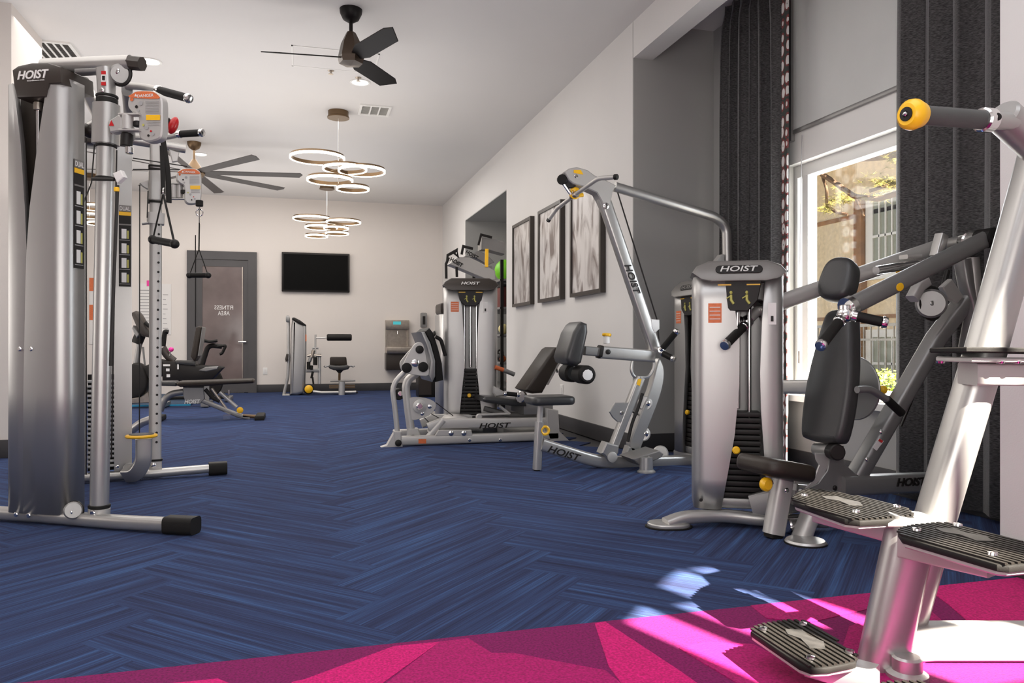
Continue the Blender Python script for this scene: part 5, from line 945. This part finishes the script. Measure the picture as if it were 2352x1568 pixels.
# ================================================================ CABLE TRAINER, left
FN = Frame(-1.330, 4.085, -25.6); FF = Frame(-1.304, 5.115, 11.8)
N1 = FN.crop(0, 60, 2.6125); N2 = FN.crop(0, 600, 2.375); N3 = FN.crop(0, 0, 5.6)
R46 = .041
ct = thing('cable_trainer', 'tall dual tower silver cable trainer with strap handles at the left', 'exercise machine', V((-1.1, 4.5, 0)))
fa = lambda p: (p-FN.O).dot(FN.ax)
n = FN.n; ax = FN.ax
# near floor rail
b = MB(); pts = [FN.at(fa(FN.p(-30, 1190, .05)), .05, .04), FN.at(fa(FN.p(120, 1205, .05)), .05, .035), FN.at(fa(FN.p(260, 1210, .03)), .0, .035), FN.at(fa(FN.p(400, 1205, 0)), -.02, .04)]; b.bar(fil(pts, .2), .07, .058, r=.02); b.build('floor_rail', 'silver', ct)
e = pts[-1]; MB().bar([e-ax*.02, e+ax*.12], .085, .076, r=.02).build('rubber_foot', 'rubber', ct)
# near tower shroud: left and right covers
a0, am, a1 = fa(N1(48, 900)), fa(FN.p(61, 900)), fa(FN.p(150, 900)); zb, zt = .055, FN.p(100, 182).z
def zz(py): return FN.p(60, py).z
aL = lambda px: fa(FN.p(px, 700))
shroud(FN, [(zb, aL(54)), (zz(900), aL(55)), (zz(640), aL(60)), (zz(580), aL(61)), (zz(480), aL(57)), (zz(330), aL(47)), (zz(190), aL(31))], aL(8), 0, .13, .05, 'side_shroud', ct)
shroud(FN, [(zb, aL(56)), (zz(900), aL(57)), (zz(640), aL(62)), (zz(580), aL(64)), (zz(480), aL(71)), (zz(330), aL(90)), (zz(215), aL(108)), (zz(190), aL(116)), (zz(182), aL(124))], aL(148), -.005, .125, .06, 'side_shroud', ct)
MB().fbox(FN, aL(12), aL(144), .09, .12, .06, zt-.05).build('inner_guard', 'lidb', ct); MB().cyl(FN.at(aL(69), .05, .3), FN.at(aL(69), .05, zt-.05), .011, 12).build('guide_rod', 'chrome', ct); MB().cyl(FN.at(aL(69), .05, zz(248)), FN.at(aL(69), .05, zz(228)), .022, 12).build('rod_bushing', 'steel', ct)
for x, y in ((46, 801), (72, 801), (38, 1181), (67, 1183)): bolt(ct, FN.p(x, y, -.006), -n, .011)
b = MB(); b.prism([FN.p(x, y, -.02) for x, y in ((26, 160), (40, 150), (72, 143), (108, 143), (138, 152), (141, 190), (112, 192), (104, 222), (37, 224), (30, 196))], n*.22, .012, 2); cap = b.build('tower_cap', 'lidb', ct)
xd = (FN.p(118, 162, -.024)-FN.p(34, 172, -.024)).normalized(); text('HOIST', FN.p(76, 171, -.0215), ax, Z, .040, 'paper', cap, .002, .25, .02, width=.165); text('hoistfitness.com', FN.p(82, 184, -.0215), ax, Z, .007, 'paper', cap, .001, 0, 0, width=.09)
# top beam with slanted end
b = MB(); b.tube([FN.p(100, 152, .08), FN.p(300, 144, .08)], .032, 18, r2=.036); bm_o = b.build('top_beam', 'silver', ct); b = MB(); b.tube([FN.p(299, 144, .08), FN.p(327, 147, .08)], .0335, 8, r2=.033); b.build('beam_end', 'lidb', bm_o)
MB().bar([FN.p(180, 166, .08), FN.p(245, 163, .08)], .05, .022).build('beam_plate', 'grey', ct)
# near column
b = MB(); b.tube([FN.p(246, 220, .05), FN.p(228, 1160, .05)], .041, 20); b.build('column', 'silver', ct); b = MB(); b.bar([FN.p(242, 158, .05), FN.p(246, 225, .05)], .068, .068, up=n, r=.02); cc = b.build('column_head', 'silver', ct)
for y in (167, 192): MB().prism([FN.p(x, yy, .014) for x, yy in ((233, y-4), (243, y-4), (243, y+4), (233, y+4))], -n*.002).build('warning_sticker', 'red', cc)
MB().prism([FN.p(x, yy, .0145) for x, yy in ((233, 170), (243, 170), (243, 188), (233, 188))], -n*.002).build('sticker_face', 'paper', cc); MB().prism([FN.p(x, yy, .012) for x, yy in ((235, 174), (241, 174), (241, 184), (235, 184))], -n*.002).build('sticker_mark', 'black', cc); bolt(cc, FN.p(235, 208, .014), -n, .012)
for y0, y1, r in ((219, 225, .048), (227, 238, .047), (333, 339, .046), (407, 413, .045), (1158, 1165, .048)): MB().cyl(FN.p(246-(y0-220)*.019, y0, .05), FN.p(246-(y1-220)*.019, y1, .05), r, 22, .05).build('rubber_ring', 'rubber', ct)
MB().cyl(FN.p(228, 1166, .05), FN.p(227, 1194, .05), .047, 20, .05).build('column_base', 'silver2', ct); bolt(ct, FN.p(214, 1178, .005), -n, .014)
b = MB(); b.bar([FN.p(245, 240, .05), FN.p(243, 332, .05)], .105, .105, up=n, r=.035); cg = b.build('carriage', 'silver', ct); b = MB(); b.prism([FN.p(x, y, -.01) for x, y in ((246, 278), (272, 262), (280, 270), (280, 300), (252, 304))], n*.05, .006, 1); b.build('carriage_bracket', 'silver2', cg); MB().prism([FN.p(x, y, -.012) for x, y in ((256, 276), (262, 289), (250, 289))], -n*.001).build('warning_triangle', 'red', cg)
MB().cyl(FN.p(293, 264, 0), FN.p(293, 299, 0), .024, 18).build('swivel_post', 'silver2', ct); MB().cyl(FN.p(293, 306, .02), FN.p(290, 336, .02), .026, 16).build('swivel_slider', 'black', ct); MB().cyl(FN.p(297, 337, .0), FN.p(297, 353, .0), .018, 14).build('swivel_bolt', 'chrome', ct)
for y in (264, 300): MB().bar([FN.p(278, y, 0), FN.p(325, y, 0)], .04, .008).build('swivel_plate', 'silver2', ct)
# pulleys of the near arm
MB().cyl(FN.p(276, 170, .06), FN.p(276, 170, .09), .046, 26).build('pulley', 'grey', ct); MB().torus(FN.p(278, 171, .075), .050, .008, n, 28, 6).build('pulley_belt', 'black', ct); bolt(ct, FN.p(267, 162, .055), -n, .018)
MB().cyl(FN.p(168, 1172, -.02), FN.p(168, 1172, .02), .040, 24).build('pulley', 'grey', ct); bolt(ct, FN.p(162, 1176, -.02), -n, .014); MB().torus(FN.p(172, 1172, .02), .040, .008, n, 24, 6).build('pulley_belt', 'black', ct)
b = MB(); b.bar([FN.p(190, 190, .16), P(252, 318, 4.75)], .06, .06, up=Z, r=.02); b.build('cross_beam', 'silver', ct)
b = MB(); b.bar([P(292, 205, 3.75), P(300, 310, 4.4)], .05, .07, r=.02); b.build('chin_bracket', 'grey', ct)
def chin(p):
    b = MB(); b.tube(p[:-1], .0175, 12, .04); b.build('chin_bar', 'silver2', ct); grip(ct, p[-2], p[-1], .020)
chin([P(290, 197, 3.75), P(330, 199, 3.75), P(364, 207, 3.72), P(430, 225, 3.62)]); chin([P(300, 314, 4.5), P(380, 315, 4.45), P(412, 308, 4.42), P(460, 305, 4.38)])
# danger plates
def danger(F, o, x0, y0, x1, y1):
    w = x1-x0; h = y1-y0; s = w/410.; sy = h/585.
    pts = arc([(5, 120), (30, 50), (110, 5), (290, 5), (370, 40), (408, 120), (412, 300), (405, 500), (360, 565), (240, 590), (160, 560), (130, 480), (128, 300), (60, 250), (8, 190)], 3)
    q = lambda x, y, oo=0: F.p(x0+x*s, y0+y*sy, o+oo)
    b = MB(); b.prism([q(x, y) for x, y in pts], F.n*.05, .006, 1); pl = b.build('warning_plate', 'silver2', ct)
    MB().prism([q(x, y, -.002) for x, y in arc([(32, 82), (70, 40), (130, 16), (280, 16), (340, 40), (372, 98)], 3)], -F.n*.0015).build('red_band', 'orange', pl)
    up = Z; text('DANGER', q(215, 62, -.0045), F.ax, Z, abs(q(0, 80).z-q(0, 48).z), 'paper', pl, .0006, 0, .01, width=(q(310, 0)-q(120, 0)).length); MB().prism([q(85, 72, -.0045), q(118, 72, -.0045), q(102, 40, -.0045)], -F.n*.0006).build('warning_triangle', 'paper', pl)
    MB().prism([q(225, 285, -.002), q(388, 285, -.002), q(388, 345, -.002), q(225, 345, -.002)], -F.n*.0015).build('yellow_label', 'yellow', pl)
    for i in range(8): MB().prism([q(215, 128+i*18, -.002), q(375, 128+i*18, -.002), q(375, 134+i*18, -.002), q(215, 134+i*18, -.002)], -F.n*.001).build('text_line', 'ink', pl)
    for i in range(3): MB().prism([q(240, 360+i*18, -.002), q(380, 360+i*18, -.002), q(380, 366+i*18, -.002), q(240, 366+i*18, -.002)], -F.n*.001).build('text_line', 'ink', pl)
    for x, y, r, m in ((55, 105, 22, 'orange'), (160, 150, 26, 'ink'), (110, 190, 18, 'black'), (130, 235, 16, 'ink'), (230, 430, 22, 'ink'), (280, 470, 12, 'red'), (300, 505, 20, 'ink'), (250, 520, 14, 'black'), (190, 400, 14, 'figure')): MB().lathe([(0, 0), (r*s/1750*3.6, 0), (r*s/1750*3.6, .001), (0, .001)], q(x, y, -.002), -F.n, 12).build('picture_mark', m, pl)
    b = MB(); b.cyl(q(125, 360, .02), q(125, 420, .02), .02, 12); b.build('plate_pulley', 'black', pl)
danger(FN, .0, 292, 207, 372, 324)
# red handle and disc
MB().cyl(P(380, 280, 4.0), P(388, 282, 4.0), .026, 16).build('hook_boss', 'black', ct); b = MB(); b.ball(P(398, 288, 4.0), .048, 16, (.50, .6, 1.0), Euler((0, .35, 0)).to_matrix()); b.build('red_knob', 'red', ct)
# placards
def placard(F, a, o0, o1, z1, z0, face):
    """vertical picture strip on the side of a shroud"""
    h = z1-z0; d = (o1-o0)
    def blk(u0, u1, v0, v1, m, nm, par, e=.003, base=.0):
        p = [F.at(a, o0+d*u, z1-h*v) for u, v in ((u0, v0), (u1, v0), (u1, v1), (u0, v1))]
        if face == 'front': p = [F.at(a+(o0+d*u), o_f, z1-h*v) for u, v in ((u0, v0), (u1, v0), (u1, v1), (u0, v1))]
        dr = F.ax if face == 'side' else -F.n
        return MB().prism([q+dr*base for q in p], dr*e).build(nm, m, par)
    o_f = -.005
    s = blk(0, 1, .0, 1, 'black', 'picture_strip', ct, .003, .001)
    blk(0, 1, 0, .075, 'lidg', 'header_panel', s, .001, .004); blk(0, 1, .23, .245, 'lidg', 'divider', s, .001, .004)
    p = [(0, .085), (1, .085), (1, .13), (.0, .08)]; blk(0, 1, .08, .125, 'yellow', 'yellow_wedge', s, .001, .004)
    if face == 'front': text('DUAL', F.at(a+o0+d*.5, -.0105, z1-h*.04), F.ax, Z, h*.05, 'paper', s, .0005, 0, .01, width=d*.85)
    else: text('DUAL', F.at(a, o0+d*.5, z1-h*.04)+F.ax*.006, F.n, Z, h*.05, 'paper', s, .0005, 0, .01, width=d*.85)
    for i in range(4):
        v = .27+i*.18; blk(.22, .62, v+.02, v+.14, 'white', 'machine_picture', s, .001, .004); blk(.66, .82, v+.04, v+.14, 'figure', 'exercise_figure', s, .0012, .004); blk(.05, .9, v+.155, v+.162, 'ink', 'divider', s, .001, .004)
ar = aL(148)+.003; placard(FN, ar, .054, .116, FN.p(176, 370, .1).z, FN.p(176, 617, .1).z, 'side')
# strap handle near
def strap_handle(top, l, r_, th, hook, lab, gl_):
    t = thing('strap_handle', lab, 'cable handle', top, 'strap handles of the cable trainer')
    b = MB(); b.bar([hook, top], .022, .006); b.build('strap', 'rubber', t)
    for e in (l, r_): b = MB(); b.bar([top, e], th, .005); b.build('strap', 'rubber', t)
    dv = (r_-l).normalized(); MB().cyl(l-dv*.01, r_+dv*.01, gl_, 16, .3).build('foam_grip', 'rubber', t); MB().ball(l, gl_*1.25, 12).build('grip_end', 'black', t); MB().ball(r_, gl_*1.25, 12).build('grip_end', 'black', t)
    return t
t1 = strap_handle(P(375, 445, 3.95), P(351, 550, 3.95), P(401, 560, 3.85), .011, P(372, 335, 4.0), 'large black triangular strap handle hanging before the perforated column', .019)
MB().torus(P(376, 440, 3.95), .018, .004, V((1, 0, 0)), 16, 6).build('steel_ring', 'chrome', t1); b = MB(); b.bar([P(374, 320, 4.05), P(386, 395, 4.02), P(388, 465, 4.0)], .028, .012, .08); b.build('stop_strap', 'rubber', t1)
t2 = strap_handle(P(457, 572, 4.6), P(435, 632, 4.6), P(478, 632, 4.6), .005, P(458, 512, 4.6), 'smaller black strap handle hanging from the far swivel plate', .015)
MB().cyl(P(458, 460, 4.6), P(458, 474, 4.6), .022, 14).build('ball_stop', 'rubber', t2); MB().torus(P(458, 488, 4.6), .020, .004, V((0, 1, 0)), 16, 6).build('snap_hook', 'chrome', t2); MB().tube([P(458, 474, 4.6), P(458, 515, 4.6)], .005, 6).build('snap_stem', 'chrome', t2)
# ---- far side
n2 = FF.n; ax2 = FF.ax; fb = lambda p: (p-FF.O).dot(ax2)
zr = .04; a_l = fb(FF.p(170, 1105)); a_r = fb(FF.p(482, 1075)); b = MB(); b.bar([FF.at(a_l-.3, .03, .035), FF.at(a_l, .03, .035), FF.at((a_l+a_r)/2, .0, .035), FF.at(a_r, -.03, .045)], .065, .052, r=.02); b.build('floor_rail', 'silver', ct); MB().bar([FF.at(a_r-.01, -.03, .045), FF.at(a_r+.10, -.035, .045)], .085, .078, r=.02).build('rubber_foot', 'rubber', ct)
bL, bR = fb(FF.p(176, 900)), fb(FF.p(303, 900)); zt2 = FF.p(280, 300).z
for x0, x1, nm in ((176, 199, 'side_shroud'), (262, 303, 'side_shroud')):
    b = MB(); A0, A1 = fb(FF.p(x0, 900)), fb(FF.p(x1, 900)); b.prism([FF.at(A0, 0, .06), FF.at(A1, 0, .06), FF.at(A1, .05, .06), FF.at(A1-.02, .14, .06), FF.at(A0, .14, .06)], Z*(zt2-.08-.06), .006, 1); b.build(nm, 'silver', ct); bolt(ct, FF.at(A0+.02, -.001, .09), -n2, .011)
b = MB(); b.fbox(FF, bL, bR, -.01, .16, zt2-.10, zt2, .015); b.build('tower_cap', 'lidb', ct)
z0_ = .09; zt_ = FF.p(250, 868).z; nn_ = 19; pitch = (zt_-z0_)/nn_
A0, A1 = fb(FF.p(200, 900)), fb(FF.p(262, 900))
for i in range(nn_): b = MB(); b.fbox(FF, A0, A1, .02, .12, z0_+i*pitch, z0_+i*pitch+pitch*.55, .003); b.build('weight_plate', 'platew' if 'platew' in M else 'silver2', ct)
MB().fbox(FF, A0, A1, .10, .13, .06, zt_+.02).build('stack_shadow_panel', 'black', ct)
for x in (249, 252): MB().cyl(FF.p(x, 340, .04), FF.p(x, 880, .04), .006, 8).build('guide_rod', 'grey', ct)
a_ = fb(FF.p(273, 560)); placard(FF, a_, .0, fb(FF.p(301, 560))-a_, FF.p(287, 472).z, FF.p(287, 658).z, 'front')
b = MB(); b.tube([FF.p(240, 312, .05), FF.p(426, 342, .05)], .028, 16); b.build('top_beam', 'silver', ct)
b = MB(); b.bar([FF.p(358, 335, .05), FF.p(356, 1055, .05)], .072, .072, up=n2, r=.02); pc = b.build('perforated_column', 'silver2', ct)
for i in range(24):
    y = 516+i*21.7
    if y < 1050: MB().lathe([(0, 0), (.0075, 0), (.0075, .001), (0, .001)], FF.p(365-(y-516)*.011, y, .0135), -n2, 10).build('pin_hole', 'black', pc)
for y0, y1 in ((381, 385), (388, 392), (462, 467), (1053, 1057)): MB().bar([FF.p(357, y0, .05), FF.p(357, y1, .05)], .082, .082, up=n2, r=.02).build('rubber_ring', 'rubber', ct)
MB().bar([FF.p(356, 1058, .05), FF.p(356, 1080, .05)], .078, .078, up=n2, r=.015).build('column_base', 'silver2', ct); bolt(ct, FF.p(352, 1068, .01), -n2, .016)
b = MB(); b.bar([FF.p(358, 393, .05), FF.p(357, 460, .05)], .086, .086, up=n2, r=.02); b.build('carriage', 'silver', ct)
b = MB(); b.bar([FF.p(358, 490, .05), FF.p(357, 515, .05)], .10, .09, up=n2, r=.015); b.build('lower_carriage', 'silver2', ct); MB().tube([FF.p(341, 512, .0), FF.p(326, 514, .0)], .008, 8).build('carriage_pin', 'grey', ct)
danger(FF, -.12, 405, 386, 463, 468)
for x in (398, 412): MB().cyl(FF.p(x, 424, -.08), FF.p(x, 455, -.08), .020, 14).build('swivel_post', 'silver2', ct)
MB().bar([FF.p(380, 440, -.03), FF.p(405, 442, -.08)], .035, .05).build('swivel_arm', 'silver2', ct)
for y in (422, 457): MB().bar([FF.p(392, y, -.08), FF.p(425, y, -.1)], .035, .007).build('swivel_plate', 'silver2', ct)
b = MB(); b.prism([FF.p(x, y, .03) for x, y in ((388, 342), (412, 350), (408, 370), (396, 372))], n2*.03, .004, 1); b.build('beam_gusset', 'silver2', ct)
b = MB(); b.prism([FF.p(x, y, .05) for x, y in ((320, 420), (345, 412), (345, 438), (328, 428))], n2*.03, .004, 1); b.build('rear_bracket', 'silver2', ct)
for p in ([P(305, 363, 4.6), P(430, 382, 4.7)], [P(305, 389, 4.6), P(430, 390, 4.8)], [P(321, 424, 4.7), P(320, 1090, 4.7)], [P(340, 438, 4.7), P(338, 500, 4.7)], [P(198, 300, 4.2), P(198, 1090, 4.3)], [P(218, 320, 4.0), P(210, 420, 3.9), P(190, 470, 3.8)], [P(449, 540, 4.9), P(449, 750, 4.9)], [P(181, 480, 3.75), P(181, 1165, 3.75)], [P(268, 345, 3.45), P(256, 1050, 3.45)]): MB().tube(p, .0035, 6).build('cable', 'black', ct)
MB().bar([P(270, 425, 3.42), P(254, 840, 3.42)], .007, .014).build('black_strap', 'black', ct)
b = MB(); b.prism([P(x, y, 3.42) for x, y in ((258, 398), (276, 390), (284, 406), (268, 420))], n*.03, .003, 1); b.build('position_label', 'paper', ct); MB().cyl(P(268, 430, 3.42), P(268, 440, 3.42), .012, 10).build('yellow_tip', 'yellow', ct); MB().tube([P(212, 411, 3.45), P(262, 412, 3.42)], .008, 8).build('adjust_bar', 'black', ct)
b = MB(); b.bar([P(330, 1008, 4.6), P(330, 1060, 4.6), P(312, 1088, 4.6), P(290, 1088, 4.62)], .09, .065, .1, up=n2, r=.01); b.build('foot_bracket', 'silver', ct)
b = MB(); b.lathe([(0, 0), (.085, 0), (.09, .008), (.085, .016), (0, .018)], P(325, 1004, 4.55), Z, 28); b.build('yellow_disc', 'yellow', ct); MB().cyl(P(325, 999, 4.56), P(325, 996, 4.56), .07, 20).build('disc_cap', 'black', ct)
b = MB(); b.tube([P(300, 990, 5.6), P(325, 970, 5.6), P(350, 962, 5.6)], .03, 10, .1); b.build('rear_leg', 'silver', ct); MB().cyl(P(296, 1076, 4.62), P(300, 1076, 4.7), .035, 18).build('pulley', 'grey', ct)
MB().ball(P(205, 300, 3.95), .04, 12).build('pivot_head', 'lidb', ct); MB().tube([P(195, 300, 3.95), P(222, 285, 3.95)], .03, 12).build('pivot_tube', 'silver', ct)
